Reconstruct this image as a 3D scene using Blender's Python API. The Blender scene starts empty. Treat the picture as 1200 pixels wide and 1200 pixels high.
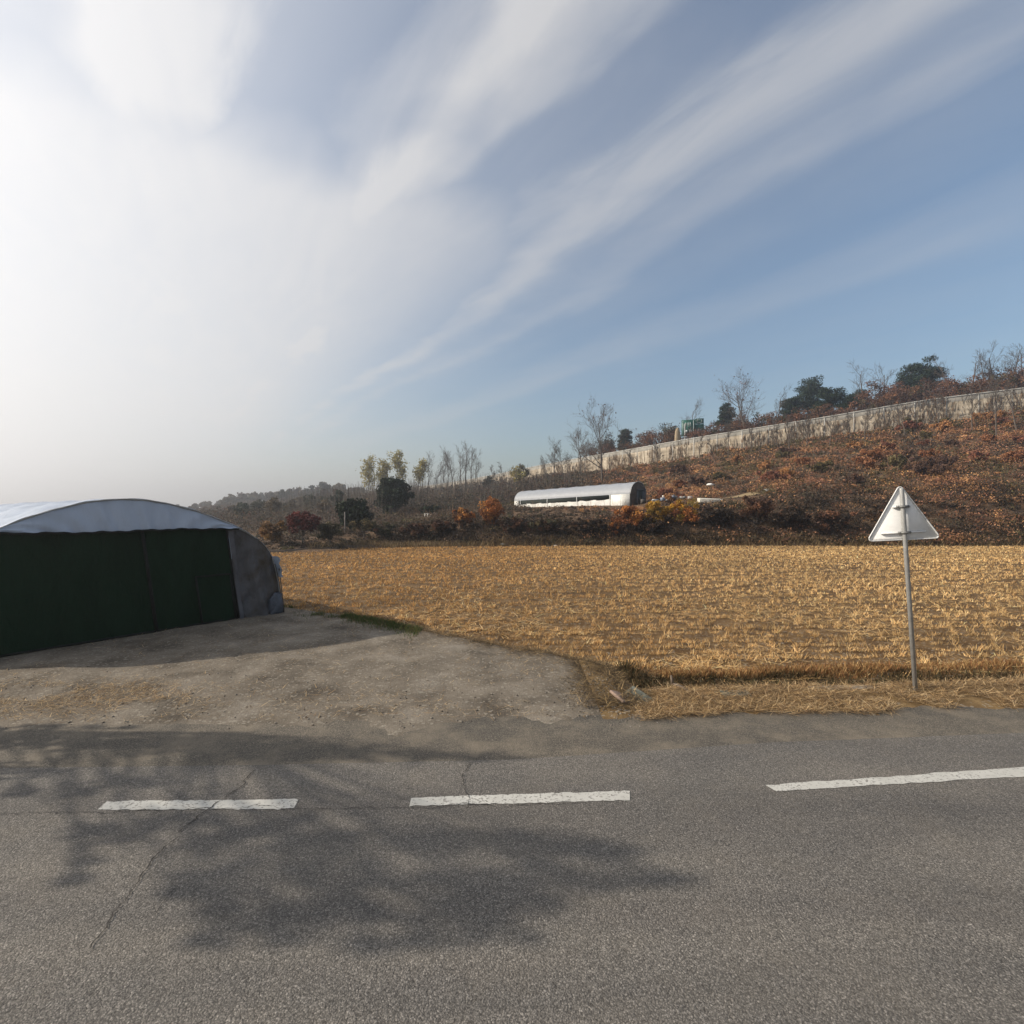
import bpy, math, random
import numpy as np
from mathutils import Vector
random.seed(7)
R = math.radians
scn = bpy.context.scene
COL = scn.collection
H_CAM = 2.5

# ------------------------------------------------------------------ helpers
def P(u, v, z=0.0):
    Y = 600 * (H_CAM - z) / (v - 600.0)
    return ((u - 600) / 600.0 * Y, Y, z)
def PD(u, v, Y):
    return ((u - 600) / 600.0 * Y, Y, H_CAM + (600 - v) / 600.0 * Y)

def tag(o, label=None, cat=None, group=None, kind=None):
    if label: o['label'] = label
    if cat: o['category'] = cat
    if group: o['group'] = group
    if kind: o['kind'] = kind
    return o
def empty(name, loc, rz=0.0, label=None, cat=None, group=None):
    o = bpy.data.objects.new(name, None); COL.objects.link(o)
    o.location = loc; o.rotation_euler = (0, 0, rz); o.empty_display_size = 0.2
    return tag(o, label, cat, group)

class MB:
    """collects vertices, faces and a colour per vertex; links them as one mesh object"""
    def __init__(s): s.V = []; s.F = []; s.C = []; s.n = 0
    def add(s, V, F, col=None):
        V = np.asarray(V, dtype=np.float64).reshape(-1, 3)
        if isinstance(F, np.ndarray): s.F.append(F + s.n)
        else:
            for f in F: s.F.append(np.asarray([f], dtype=np.int64) + s.n)
        s.V.append(V)
        c = np.ones((len(V), 3)) * 0.5 if col is None else np.broadcast_to(np.asarray(col, dtype=np.float64), (len(V), 3))
        s.C.append(c); s.n += len(V)
        return s
    def box(s, c, d, col=None, rot=None):
        x, y, z = [k / 2.0 for k in d]
        v = np.array([(-x,-y,-z),(x,-y,-z),(x,y,-z),(-x,y,-z),(-x,-y,z),(x,-y,z),(x,y,z),(-x,y,z)])
        if rot is not None:
            a = math.cos(rot), math.sin(rot)
            v = np.stack([v[:,0]*a[0]-v[:,1]*a[1], v[:,0]*a[1]+v[:,1]*a[0], v[:,2]], 1)
        f = np.array([(0,3,2,1),(4,5,6,7),(0,1,5,4),(1,2,6,5),(2,3,7,6),(3,0,4,7)])
        return s.add(v + np.array(c), f, col)
    def tube(s, pts, rad, n=8, col=None, cap=True):
        pts = np.asarray(pts, dtype=np.float64); m = len(pts)
        rad = np.broadcast_to(np.asarray(rad, dtype=np.float64), (m,))
        t = np.gradient(pts, axis=0); t /= np.linalg.norm(t, axis=1)[:, None] + 1e-9
        ref = np.array([0., 0., 1.]) if abs(t[:, 2]).mean() < 0.8 else np.array([1., 0., 0.])
        a = np.cross(t, ref); a /= np.linalg.norm(a, axis=1)[:, None] + 1e-9
        b = np.cross(t, a)
        ang = np.arange(n) / n * 2 * math.pi
        V = pts[:, None, :] + rad[:, None, None] * (a[:, None, :] * np.cos(ang)[None, :, None] + b[:, None, :] * np.sin(ang)[None, :, None])
        i = np.arange(m - 1)[:, None] * n; j = np.arange(n)[None, :]; k = (j + 1) % n
        F = np.stack([i + j, i + k, i + n + k, i + n + j], -1).reshape(-1, 4)
        base = s.n
        s.add(V.reshape(-1, 3), F, col)
        if cap:
            s.F.append(np.array([list(range(base + n - 1, base - 1, -1))])); e = base + (m - 1) * n
            s.F.append(np.array([list(range(e, e + n))]))
        return s
    def build(s, name, mat, parent=None, smooth=False, loc=None):
        me = bpy.data.meshes.new(name)
        if s.V:
            V = np.concatenate(s.V); C = np.concatenate(s.C)
            loops = np.concatenate([f.ravel() for f in s.F])
            tot = np.concatenate([np.full(len(f), f.shape[1]) for f in s.F])
            st = np.concatenate([[0], np.cumsum(tot)[:-1]])
            me.vertices.add(len(V)); me.vertices.foreach_set('co', V.astype(np.float32).ravel())
            me.loops.add(len(loops)); me.loops.foreach_set('vertex_index', loops.astype(np.int32))
            me.polygons.add(len(tot)); me.polygons.foreach_set('loop_start', st.astype(np.int32))
            at = me.attributes.new('col', 'FLOAT_COLOR', 'POINT')
            at.data.foreach_set('color', np.concatenate([C, np.ones((len(C), 1))], 1).astype(np.float32).ravel())
            me.update(calc_edges=True); me.validate()
            if smooth: me.polygons.foreach_set('use_smooth', np.ones(len(tot), dtype=bool))
        o = bpy.data.objects.new(name, me); COL.objects.link(o)
        me.materials.append(mat)
        if parent: o.parent = parent
        if loc is not None: o.location = loc
        return o

def hash2(ix, iy, seed):
    h = (ix.astype(np.int64) * 374761393 + iy.astype(np.int64) * 668265263 + seed * 974634777) & 0xffffffff
    h = ((h ^ (h >> 13)) * 1274126177) & 0xffffffff
    return ((h ^ (h >> 16)) & 0xffff) / 65535.0
def vnoise(x, y, seed=0):
    x = np.asarray(x, dtype=np.float64); y = np.asarray(y, dtype=np.float64)
    ix = np.floor(x); iy = np.floor(y); fx = x - ix; fy = y - iy
    fx = fx*fx*(3-2*fx); fy = fy*fy*(3-2*fy)
    a = hash2(ix, iy, seed); b = hash2(ix+1, iy, seed); c = hash2(ix, iy+1, seed); d = hash2(ix+1, iy+1, seed)
    return (a*(1-fx)+b*fx)*(1-fy) + (c*(1-fx)+d*fx)*fy
def fbm(x, y, seed=0, o=3):
    r = 0; a = 1; t = 0
    for k in range(o):
        r = r + a * vnoise(np.asarray(x)*2**k, np.asarray(y)*2**k, seed+k*17); t += a; a *= 0.5
    return r / t
def sm(a, b, x): 
    t = np.clip((np.asarray(x, dtype=np.float64)-a)/(b-a), 0, 1); return t*t*(3-2*t)

# ------------------------------------------------------------------ materials
def new_mat(name):
    m = bpy.data.materials.new(name); m.use_nodes = True
    nt = m.node_tree; bs = nt.nodes['Principled BSDF']; bs.inputs['Specular IOR Level'].default_value = 0.25
    return m, nt, bs
def N(nt, t, **k):
    n = nt.nodes.new(t)
    for a, b in k.items():
        if a.startswith('i_'):
            key = a[2:]; key = int(key) if key.isdigit() else key.replace('_', ' ')
            n.inputs[key].default_value = b
        else: setattr(n, a, b)
    return n
def ramp(nt, fac, stops, interp='LINEAR'):
    r = nt.nodes.new('ShaderNodeValToRGB'); e = r.color_ramp.elements; r.color_ramp.interpolation = interp
    while len(e) < len(stops): e.new(0.5)
    for el, (p, c) in zip(e, stops): el.position = p; el.color = (*c, 1) if len(c) == 3 else c
    nt.links.new(fac, r.inputs['Fac']); return r.outputs['Color']
def mixc(nt, f, a, b, mode='MIX'):
    m = nt.nodes.new('ShaderNodeMix'); m.data_type = 'RGBA'; m.blend_type = mode
    for s, val in ((0, f), (6, a), (7, b)):
        if hasattr(val, 'is_linked'): nt.links.new(val, m.inputs[s])
        else: m.inputs[s].default_value = val if s == 0 else (*val[:3], 1)
    return m.outputs[2]
def mth(nt, op, a, b=None, c=None, clamp=False):
    m = nt.nodes.new('ShaderNodeMath'); m.operation = op; m.use_clamp = clamp
    for i, val in enumerate((a, b, c)):
        if val is None: continue
        if hasattr(val, 'is_linked'): nt.links.new(val, m.inputs[i])
        else: m.inputs[i].default_value = val
    return m.outputs[0]
def coords(nt, scale=(1,1,1), rot=0):
    tc = nt.nodes.new('ShaderNodeTexCoord'); mp = nt.nodes.new('ShaderNodeMapping')
    mp.inputs['Scale'].default_value = scale; mp.inputs['Rotation'].default_value = (0, 0, rot)
    nt.links.new(tc.outputs['Object'], mp.inputs['Vector']); return mp.outputs['Vector']
def noise(nt, vec, scale, detail=4, rough=0.55, dist=0.0):
    n = nt.nodes.new('ShaderNodeTexNoise'); n.inputs['Scale'].default_value = scale
    n.inputs['Detail'].default_value = detail; n.inputs['Roughness'].default_value = rough; n.inputs['Distortion'].default_value = dist
    nt.links.new(vec, n.inputs['Vector']); return n.outputs['Fac']
def bump(nt, bs, h, strength, dist):
    b = nt.nodes.new('ShaderNodeBump'); b.inputs['Strength'].default_value = strength; b.inputs['Distance'].default_value = dist
    nt.links.new(h, b.inputs['Height']); nt.links.new(b.outputs['Normal'], bs.inputs['Normal'])

def mat_leaf(name, transl=0.25, rough=0.75):
    m, nt, bs = new_mat(name)
    a = N(nt, 'ShaderNodeAttribute', attribute_name='col')
    nt.links.new(a.outputs['Color'], bs.inputs['Base Color']); bs.inputs['Roughness'].default_value = rough
    bs.inputs['Specular IOR Level'].default_value = 0.15
    if transl:
        t = N(nt, 'ShaderNodeBsdfTranslucent'); nt.links.new(a.outputs['Color'], t.inputs['Color'])
        mx = N(nt, 'ShaderNodeMixShader', i_0=transl)
        nt.links.new(bs.outputs[0], mx.inputs[1]); nt.links.new(t.outputs[0], mx.inputs[2])
        nt.links.new(mx.outputs[0], nt.nodes['Material Output'].inputs['Surface'])
    return m
def mat_plain(name, c, rough=0.7, metal=0.0, var=0.25, scale=6.0, b=0.0, spec=0.25):
    m, nt, bs = new_mat(name); v = coords(nt)
    n = noise(nt, v, scale, 5, 0.6)
    lo = tuple(k*(1-var) for k in c); hi = tuple(min(k*(1+var), 1) for k in c)
    nt.links.new(ramp(nt, n, [(0.3, lo), (0.7, hi)]), bs.inputs['Base Color'])
    bs.inputs['Roughness'].default_value = rough; bs.inputs['Metallic'].default_value = metal; bs.inputs['Specular IOR Level'].default_value = spec
    if b: bump(nt, bs, noise(nt, v, scale*4, 4), b, 0.02)
    return m
def mat_attr(name, rough=0.85):
    return mat_leaf(name, 0, rough)

def mat_asphalt(name, dark, light, dust, seed):
    m, nt, bs = new_mat(name); v = coords(nt)
    wv = N(nt, 'ShaderNodeVectorMath', operation='ADD')
    nz = N(nt, 'ShaderNodeTexNoise', i_Scale=60.0, i_Detail=2.0); nt.links.new(v, nz.inputs['Vector'])
    sc_ = N(nt, 'ShaderNodeVectorMath', operation='SCALE'); sc_.inputs['Scale'].default_value = .016; nt.links.new(nz.outputs['Color'], sc_.inputs[0])
    nt.links.new(v, wv.inputs[0]); nt.links.new(sc_.outputs[0], wv.inputs[1])
    def cells(scale):
        vo = N(nt, 'ShaderNodeTexVoronoi', i_Scale=scale); nt.links.new(wv.outputs[0], vo.inputs['Vector'])
        sep = N(nt, 'ShaderNodeSeparateColor'); nt.links.new(vo.outputs['Color'], sep.inputs[0]); return sep.outputs[0], vo.outputs['Distance']
    r1, d1 = cells(100.0); r2, d2 = cells(185.0)
    mid = tuple((a+b)/2 for a, b in zip(dark, light))
    stops = [(0.0, tuple(k*.40 for k in dark)), (0.08, tuple(k*.8 for k in dark)), (0.30, dark), (0.62, mid), (0.82, light), (0.94, tuple(k*1.4 for k in light)), (1.0, tuple(k*1.9 for k in light))]
    c1 = mixc(nt, 0.48, ramp(nt, r1, stops), ramp(nt, r2, stops))
    c1 = mixc(nt, 1.0, c1, ramp(nt, d1, [(0.25, (1.1,1.1,1.1)), (0.75, (.6,.6,.6))]), 'MULTIPLY')
    big = noise(nt, coords(nt, (0.35, 1.1, 1)), 0.8, 6, 0.65, 0.5)
    c2 = mixc(nt, 1.0, c1, ramp(nt, big, [(0.28, (0.74, 0.75, 0.77)), (0.72, (1.22, 1.19, 1.14))]), 'MULTIPLY')
    trk = noise(nt, coords(nt, (0.03, 1.0, 1)), 1.3, 2, 0.5, 0.0)
    c2 = mixc(nt, 1.0, c2, ramp(nt, trk, [(0.35, (0.86, 0.86, 0.87)), (0.65, (1.12, 1.11, 1.09))]), 'MULTIPLY')
    spots = noise(nt, v, 9.0, 3, .7)
    c3 = mixc(nt, ramp(nt, spots, [(0.68, (0,0,0)), (0.74, (0.75,0.75,0.75))]), c2, tuple(k*0.40 for k in dark))
    df = noise(nt, v, 1.7, 6, 0.65)
    c4 = mixc(nt, ramp(nt, df, [(0.46, (0, 0, 0)), (0.70, (dust, dust, dust))]), c3, (0.21, 0.175, 0.13))
    nt.links.new(c4, bs.inputs['Base Color']); bs.inputs['Roughness'].default_value = 0.85
    bs.inputs['Specular IOR Level'].default_value = 0.3
    bump(nt, bs, mth(nt, 'SUBTRACT', r1, d1), 0.5, 0.008)
    return m

M = {}
M['road'] = mat_asphalt('asphalt', (0.107, 0.100, 0.091), (0.204, 0.189, 0.171), 0.14, 1)
M['shoulder'] = mat_asphalt('dusty_asphalt', (0.090, 0.080, 0.066), (0.172, 0.152, 0.124), 0.75, 2)
# lane paint
m, nt, bs = new_mat('lane_paint'); v = coords(nt)
wear = noise(nt, v, 22, 6, 0.7); big = noise(nt, v, 3, 3)
c = mixc(nt, ramp(nt, wear, [(0.56, (0,0,0)), (0.66, (0.85,0.85,0.85))]), ramp(nt, big, [(0.3, (0.40,0.39,0.355)), (0.7, (0.50,0.49,0.45))]), (0.2,0.19,0.175))
vo = N(nt, 'ShaderNodeTexVoronoi', i_Scale=75.0); nt.links.new(v, vo.inputs['Vector']); sp = N(nt, 'ShaderNodeSeparateColor'); nt.links.new(vo.outputs['Color'], sp.inputs[0])
c = mixc(nt, ramp(nt, mth(nt, 'ADD', sp.outputs[0], mth(nt, 'MULTIPLY', wear, .5)), [(1.06, (0,0,0)), (1.12, (.85,.85,.85))]) if False else ramp(nt, mth(nt, 'MULTIPLY', mth(nt, 'ADD', sp.outputs[0], mth(nt, 'MULTIPLY', big, .9)), .55), [(.70, (0,0,0)), (.76, (.8,.8,.8))]), c, (.16,.15,.135))
nt.links.new(c, bs.inputs['Base Color']); bs.inputs['Roughness'].default_value = 0.7; M['paint'] = m
M['crack'] = mat_plain('crack_dark', (0.035, 0.032, 0.03), 0.95, var=0.4, scale=30)

def mat_soil(name, cols, sc, b=0.6, fine=40):
    m, nt, bs = new_mat(name); v = coords(nt)
    n1 = noise(nt, v, sc, 6, 0.62, 0.3); n2 = noise(nt, v, fine, 4, 0.7)
    c = ramp(nt, n1, [(0.28 + 0.44*i/(len(cols)-1), k) for i, k in enumerate(cols)])
    c = mixc(nt, 1.0, c, ramp(nt, n2, [(0.25, (0.62,0.62,0.62)), (0.75, (1.3,1.3,1.3))]), 'MULTIPLY')
    vo = N(nt, 'ShaderNodeTexVoronoi', i_Scale=32.0); nt.links.new(v, vo.inputs['Vector'])
    sp = N(nt, 'ShaderNodeSeparateColor'); nt.links.new(vo.outputs['Color'], sp.inputs[0])
    c = mixc(nt, ramp(nt, sp.outputs[1], [(0.9, (0,0,0)), (0.93, (0.6,0.6,0.6))]), c, (0.30,0.27,0.22))
    nt.links.new(c, bs.inputs['Base Color']); bs.inputs['Roughness'].default_value = 0.95; bs.inputs['Specular IOR Level'].default_value = 0.1
    bump(nt, bs, mth(nt, 'ADD', n1, n2), b, 0.03)
    return m
M['yard'] = mat_soil('yard_dirt', [(0.076,0.064,0.051), (0.142,0.120,0.094), (0.196,0.168,0.133), (0.255,0.224,0.184)], 1.3)
M['field'] = mat_soil('field_soil', [(0.070,0.040,0.018), (0.12,0.072,0.033), (0.20,0.125,0.060)], 2.2)
M['verge'] = mat_soil('verge_soil', [(0.10,0.066,0.035), (0.19,0.125,0.06), (0.27,0.185,0.09)], 3.0)
M['hill'] = mat_soil('hill_soil', [(0.055,0.036,0.022), (0.10,0.06,0.034), (0.15,0.092,0.05)], 0.9, fine=9)
M['ground'] = mat_soil('plain_soil', [(0.09,0.075,0.05), (0.14,0.115,0.07), (0.19,0.15,0.09)], 0.06, fine=2)
M['straw'] = mat_leaf('straw', 0.2); M['leaf'] = mat_leaf('leaves', 0.25); M['needle'] = mat_leaf('needles', 0.08)
M['bark'] = mat_plain('bark', (0.10,0.082,0.068), 0.95, var=0.4, scale=9, b=0.5)
M['palebark'] = mat_plain('pale_bark', (0.17,0.15,0.135), 0.95, var=0.4, scale=6, b=0.4)
M['steel'] = mat_plain('galvanised_steel', (.33,.33,.32), 0.5, 0.35, 0.15, 14, spec=0.4)
M['clampm'] = mat_plain('dull_clamp', (.16,.16,.155), .5, .3, .2, 20)
M['plate'] = mat_plain('sign_back', (.63,.63,.62), 0.45, 0.0, 0.06, 5, spec=0.5)
M['red'] = mat_plain('sign_red', (0.55,0.03,0.03), 0.4, var=0.05)
M['white'] = mat_plain('white_paint', (0.75,0.75,0.72), 0.6, var=0.08)
M['concrete'] = mat_plain('concrete', (0.34,0.32,0.28), 0.9, var=0.25, scale=5, b=0.3)
M['paleslab'] = mat_plain('pale_slab', (.55,.52,.45), .85, var=.15, scale=4)
M['greenslab'] = mat_plain('mossy_concrete', (.115,.12,.098), 0.9, var=0.3, scale=9, b=0.3)
M['pinkslab'] = mat_plain('reddish_board', (.23,.165,.13), 0.9, var=0.25, scale=9)
M['wood'] = mat_plain('weathered_wood', (0.13,0.10,0.075), 0.9, var=0.35, scale=12, b=0.3)
M['junk'] = mat_attr('mixed_scrap')

# ------------------------------------------------------------------ camera, sun, sky
cam = bpy.data.cameras.new('camera'); co = bpy.data.objects.new('camera', cam); COL.objects.link(co)
co.location = (0, 0, H_CAM); co.rotation_euler = (R(90), 0, 0)
cam.sensor_fit = 'HORIZONTAL'; cam.angle = R(90); cam.clip_start = 0.05; cam.clip_end = 6000
scn.camera = co

EL = R(28.0); AZX, AZY = -0.999, -0.04
S = Vector((AZX*math.cos(EL), AZY*math.cos(EL), math.sin(EL))).normalized()
sl = bpy.data.lights.new('sun', 'SUN'); sl.energy = 4.9; sl.angle = R(0.5); sl.color = (1.0, 0.90, 0.76)
so = bpy.data.objects.new('sun', sl); COL.objects.link(so); so.rotation_euler = S.to_track_quat('Z', 'Y').to_euler(); so.location = (-30, 0, 40)

w = bpy.data.worlds.new('World'); scn.world = w; w.use_nodes = True
nt = w.node_tree; nt.nodes.clear()
out = nt.nodes.new('ShaderNodeOutputWorld'); bg = nt.nodes.new('ShaderNodeBackground')
SKY = 0.102
bg.inputs['Strength'].default_value = SKY; nt.links.new(bg.outputs[0], out.inputs['Surface'])
sky = nt.nodes.new('ShaderNodeTexSky'); sky.sky_type = 'NISHITA'; sky.sun_disc = False
sky.sun_elevation = EL; sky.sun_rotation = math.atan2(AZX, AZY)
sky.air_density = 1.25; sky.dust_density = 1.0; sky.ozone_density = 2.5; sky.altitude = 50
tc = nt.nodes.new('ShaderNodeTexCoord')
nrm = N(nt, 'ShaderNodeVectorMath', operation='NORMALIZE'); nt.links.new(tc.outputs['Generated'], nrm.inputs[0])
sx = nt.nodes.new('ShaderNodeSeparateXYZ'); nt.links.new(nrm.outputs[0], sx.inputs[0])
dz = mth(nt, 'MAXIMUM', sx.outputs[2], 0.03)
px = mth(nt, 'DIVIDE', sx.outputs[0], dz); py = mth(nt, 'DIVIDE', sx.outputs[1], dz)
q = mth(nt, 'ADD', mth(nt, 'MULTIPLY', px, 0.832), mth(nt, 'MULTIPLY', py, 0.555))
al = mth(nt, 'ADD', mth(nt, 'MULTIPLY', px, -0.555), mth(nt, 'MULTIPLY', py, 0.832))
def cloud_noise(sa, sq, scale, detail, off, dist=0.0, rough=0.5):
    cb = nt.nodes.new('ShaderNodeCombineXYZ')
    nt.links.new(mth(nt, 'MULTIPLY', al, sa), cb.inputs[0]); nt.links.new(mth(nt, 'MULTIPLY', q, sq), cb.inputs[1]); cb.inputs[2].default_value = off
    return noise(nt, cb.outputs[0], scale, detail, rough, dist)
n_w = cloud_noise(0.5, 0.9, 1.0, 4, 3.1, 0.6)
n_f = cloud_noise(0.9, 2.6, 1.5, 6, 8.3, 0.8, 0.6)
n_h = cloud_noise(0.9, 3.6, 1.6, 7, 21.0, 1.6, 0.6)
n_b = cloud_noise(1.1, 1.3, 1.0, 5, 14.0, 0.7)
qw = mth(nt, 'ADD', q, mth(nt, 'MULTIPLY', mth(nt, 'SUBTRACT', n_w, 0.5), 0.75))
qw = mth(nt, 'ADD', qw, mth(nt, 'MULTIPLY', mth(nt, 'SUBTRACT', n_f, 0.5), 0.24))
fac = mth(nt, 'DIVIDE', mth(nt, 'ADD', qw, 1.0), 5.0, clamp=True)   # q from -1 to 4
def st(qv, d): return ((qv + 1.0) / 5.0, (d, d, d))
band = ramp(nt, fac, [st(-1.0,0.5), st(-0.5,0.60), st(-0.22,0.30), st(-0.07,0.95), st(0.08,0.80), st(0.18,0.14), st(0.34,0.05), st(0.47,0.45), st(0.60,1.0), st(0.74,0.60),
   st(0.88,0.16), st(1.02,0.18), st(1.20,0.62), st(1.36,0.24), st(1.50,0.36), st(1.62,0.12), st(1.95,0.05), st(2.25,0.20), st(2.42,0.24), st(2.7,0.04), st(3.3,0.03), st(4.0,0.02)], 'EASE')
dens = mth(nt, 'MULTIPLY', band, ramp(nt, n_b, [(0.28, (0.5,0.5,0.5)), (0.58, (1.15,1.15,1.15))]))
mr = nt.nodes.new('ShaderNodeMapRange'); mr.interpolation_type = 'SMOOTHSTEP'; mr.inputs[1].default_value = 1.8; mr.inputs[2].default_value = 2.3; nt.links.new(mth(nt, 'ADD', al, n_w), mr.inputs[0])
mr2 = nt.nodes.new('ShaderNodeMapRange'); mr2.interpolation_type = 'SMOOTHSTEP'; mr2.inputs[1].default_value = 1.7; mr2.inputs[2].default_value = 0.4; nt.links.new(q, mr2.inputs[0])
dens = mth(nt, 'MAXIMUM', dens, mth(nt, 'MULTIPLY', mth(nt, 'MULTIPLY', mr.outputs[0], mr2.outputs[0]), 0.92))
dens = mth(nt, 'ADD', dens, mth(nt, 'MULTIPLY', mth(nt, 'SUBTRACT', n_f, 0.5), 0.20))
dens = mth(nt, 'MULTIPLY', dens, ramp(nt, n_h, [(0.32, (0.93,0.93,0.93)), (0.64, (1.04,1.04,1.04))]), clamp=True)
dens = mth(nt, 'MULTIPLY', dens, ramp(nt, sx.outputs[2], [(0.02, (0,0,0)), (0.16, (1,1,1))]))
dotn = N(nt, 'ShaderNodeVectorMath', operation='DOT_PRODUCT'); nt.links.new(nrm.outputs[0], dotn.inputs[0]); dotn.inputs[1].default_value = S
g = mth(nt, 'MAXIMUM', dotn.outputs['Value'], 0.0)
glow = mth(nt, 'POWER', g, 1.9)
CB = dict(base=5.1, glow=4.2)
cb_ = mth(nt, 'ADD', mth(nt, 'MULTIPLY', glow, CB['glow']), CB['base'])
ccol = mixc(nt, 1.0, (1.0, 0.985, 0.98), cb_, 'MULTIPLY')
# thin high veil, thicker around the sun
veil = mth(nt, 'ADD', mth(nt, 'MULTIPLY', mth(nt, 'POWER', g, 1.6), 0.80), 0.03)
lowv = N(nt, 'ShaderNodeMapRange', interpolation_type='SMOOTHSTEP'); lowv.inputs[1].default_value = .34; lowv.inputs[2].default_value = .0; nt.links.new(sx.outputs[2], lowv.inputs[0])
veil = mth(nt, 'ADD', veil, mth(nt, 'MULTIPLY', lowv.outputs[0], mth(nt, 'MULTIPLY', g, 1.1)), clamp=True)
skyc = mixc(nt, veil, sky.outputs[0], ccol)
fin = mixc(nt, mth(nt, 'MULTIPLY', dens, 0.85), skyc, ccol)
nt.links.new(fin, bg.inputs['Color'])

scn.view_settings.view_transform = 'Standard'; scn.view_settings.look = 'None'
scn.view_settings.exposure = 0.35; scn.view_settings.gamma = 1.0
scn.cycles.volume_bounces = 0; scn.cycles.max_bounces = 6; scn.cycles.transparent_max_bounces = 8

# ------------------------------------------------------------------ terrain
HC = [  # per pixel column: height profile over distance
 (-1500, [(34,-.2),(60,-.2),(150,0),(300,1),(900,2)]),
 (200, [(34,-.2),(60,-.1),(150,0.5),(300,3),(900,6)]),
 (330, [(33.7,-.2),(36,.15),(60,.5),(150,3),(260,8),(900,16)]),
 (410, [(38,-.2),(41,.6),(60,1.2),(100,3.4),(200,7),(255,8.6),(268,9),(400,16),(900,20)]),
 (460, [(39.5,-.2),(43,.9),(65,1.65),(100,4.5),(150,7),(225,8.9),(240,9.3),(400,16),(900,20)]),
 (520, [(40.2,-.2),(43,1.3),(50,1.8),(70,2.4),(100,5),(185,9.6),(200,9.9),(330,14),(900,20)]),
 (550, [(40.4,-.2),(43,1.4),(47,2.1),(70,2.6),(90,4.5),(170,9.8),(185,10.3),(300,14),(900,20)]),
 (600, [(40.5,-.2),(43,1.3),(46,1.9),(54,2.1),(62,2.5),(75,3.1),(90,5.2),(145,11.0),(160,11.2),(270,15),(900,22)]),
 (640, [(40.5,-.2),(43,1.4),(46,2.0),(54,2.25),(62,2.7),(72,3.3),(90,6.2),(128,11.6),(142,11.9),(240,16),(900,24)]),
 (745, [(40.5,-.2),(43,1.6),(46.5,2.35),(53,2.7),(58,3.2),(64,3.8),(102,11.7),(116,12.1),(170,17),(900,28)]),
 (850, [(40.5,-.2),(43.5,2.3),(48,3.8),(56,4.3),(89,13.2),(103,13.7),(150,19),(900,34)]),
 (965, [(40.5,-.2),(45,2.8),(52,5.4),(82,14.4),(95,14.9),(130,20),(900,45)]),
 (1200,[(40.5,-.2),(45,3.0),(52,6.6),(75,17.4),(88,18),(115,25),(900,55)]),
 (1500,[(40.5,-.2),(45,3.4),(50,7.0),(66,19.5),(78,20),(105,28),(900,60)]),
 (2700,[(40.5,-.2),(44,3.4),(47,7.0),(56,20.5),(68,21),(95,29),(900,60)])]
HU = np.array([h[0] for h in HC], dtype=float)
def hz(X, Y):
    X = np.atleast_1d(np.asarray(X, dtype=np.float64)); Y = np.atleast_1d(np.asarray(Y, dtype=np.float64))
    u = np.clip(600 + 600 * X / np.maximum(Y, 1), HU[0], HU[-1])
    Z = np.stack([np.interp(Y, [p[0] for p in h[1]], [p[1] for p in h[1]]) for h in HC])
    k = np.clip(np.searchsorted(HU, u) - 1, 0, len(HU) - 2); t = (u - HU[k]) / (HU[k+1] - HU[k])
    i = np.arange(len(X)); z = Z[k, i] * (1 - t) + Z[k+1, i] * t
    amp = sm(41, 50, Y)
    return z + amp * ((fbm(X/7, Y/7, 5) - .5) * 1.1 + (fbm(X/2, Y/2, 9) - .5) * .35) * np.clip(Y / 60, .4, 3) * .6
def hz1(X, Y): return float(hz([X], [Y])[0])
def at(u, Y): X = (u - 600) / 600.0 * Y; return (X, Y, hz1(X, Y))

YF_X = [-60, -24, -15.2, -11.6, 0, 20, 40.5, 120]; YF_Y = [30.5, 32, 33.7, 38.4, 40.5, 40.5, 40.5, 42]
def yfar(X): return np.interp(X, YF_X, YF_Y)
YN_X = [-60, -24, -10, -7.2, -6.4, -4.3, -2.3, -.7, .6, 1.7, 2.7, 4.2, 5.6, 8.8, 20, 60, 120]
YN_Y = [29, 27, 17.2, 14.6, 13.9, 12.85, 11.4, 10.15, 9.3, 8.35, 8.2, 8.35, 8.5, 8.8, 10.4, 15.5, 24]
def ynear(X): return np.interp(X, YN_X, YN_Y)
RE_X = [-120, -40, -5, -2.5, 0, 1.4, 2.75, 5.8, 20, 60, 120]; RE_Y = [9, 5.5, 5.0, 5.06, 5.17, 5.36, 5.55, 5.80, 7.4, 12.5, 21]
def yroad(X): return np.interp(X, RE_X, RE_Y)
def yshould(X): return yroad(X) + np.interp(X, [-8, -4, 0, 2, 6, 30], [1.05, 1.05, .98, .88, .78, .78]) + .10 * (fbm(np.asarray(X)*1.3, 0*np.asarray(X), 3) - .5)

def strip(name, xs, y0, y1, zf, ny, mat, kind='structure', bias=1.0):
    xs = np.asarray(xs, dtype=float); t = (np.linspace(0, 1, ny) ** bias)
    X = np.repeat(xs[:, None], ny, 1); Y = y0(xs)[:, None] * (1 - t) + y1(xs)[:, None] * t
    Z = zf(X.ravel(), Y.ravel()); V = np.stack([X.ravel(), Y.ravel(), Z], 1)
    nx = len(xs); i = np.arange(nx - 1)[:, None] * ny; j = np.arange(ny - 1)[None, :]
    F = np.stack([i + j, i + ny + j, i + ny + j + 1, i + j + 1], -1).reshape(-1, 4)
    o = MB().add(V, F).build(name, mat, smooth=True)
    return tag(o, kind=kind)

# the far plain
gm = MB(); B = 1500
gm.add([(-B,-B,-.62),(B,-B,-.62),(B,B,-.62),(-B,B,-.62)], [(0,1,2,3)])
tag(gm.build('ground', M['ground']), kind='structure')
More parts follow.
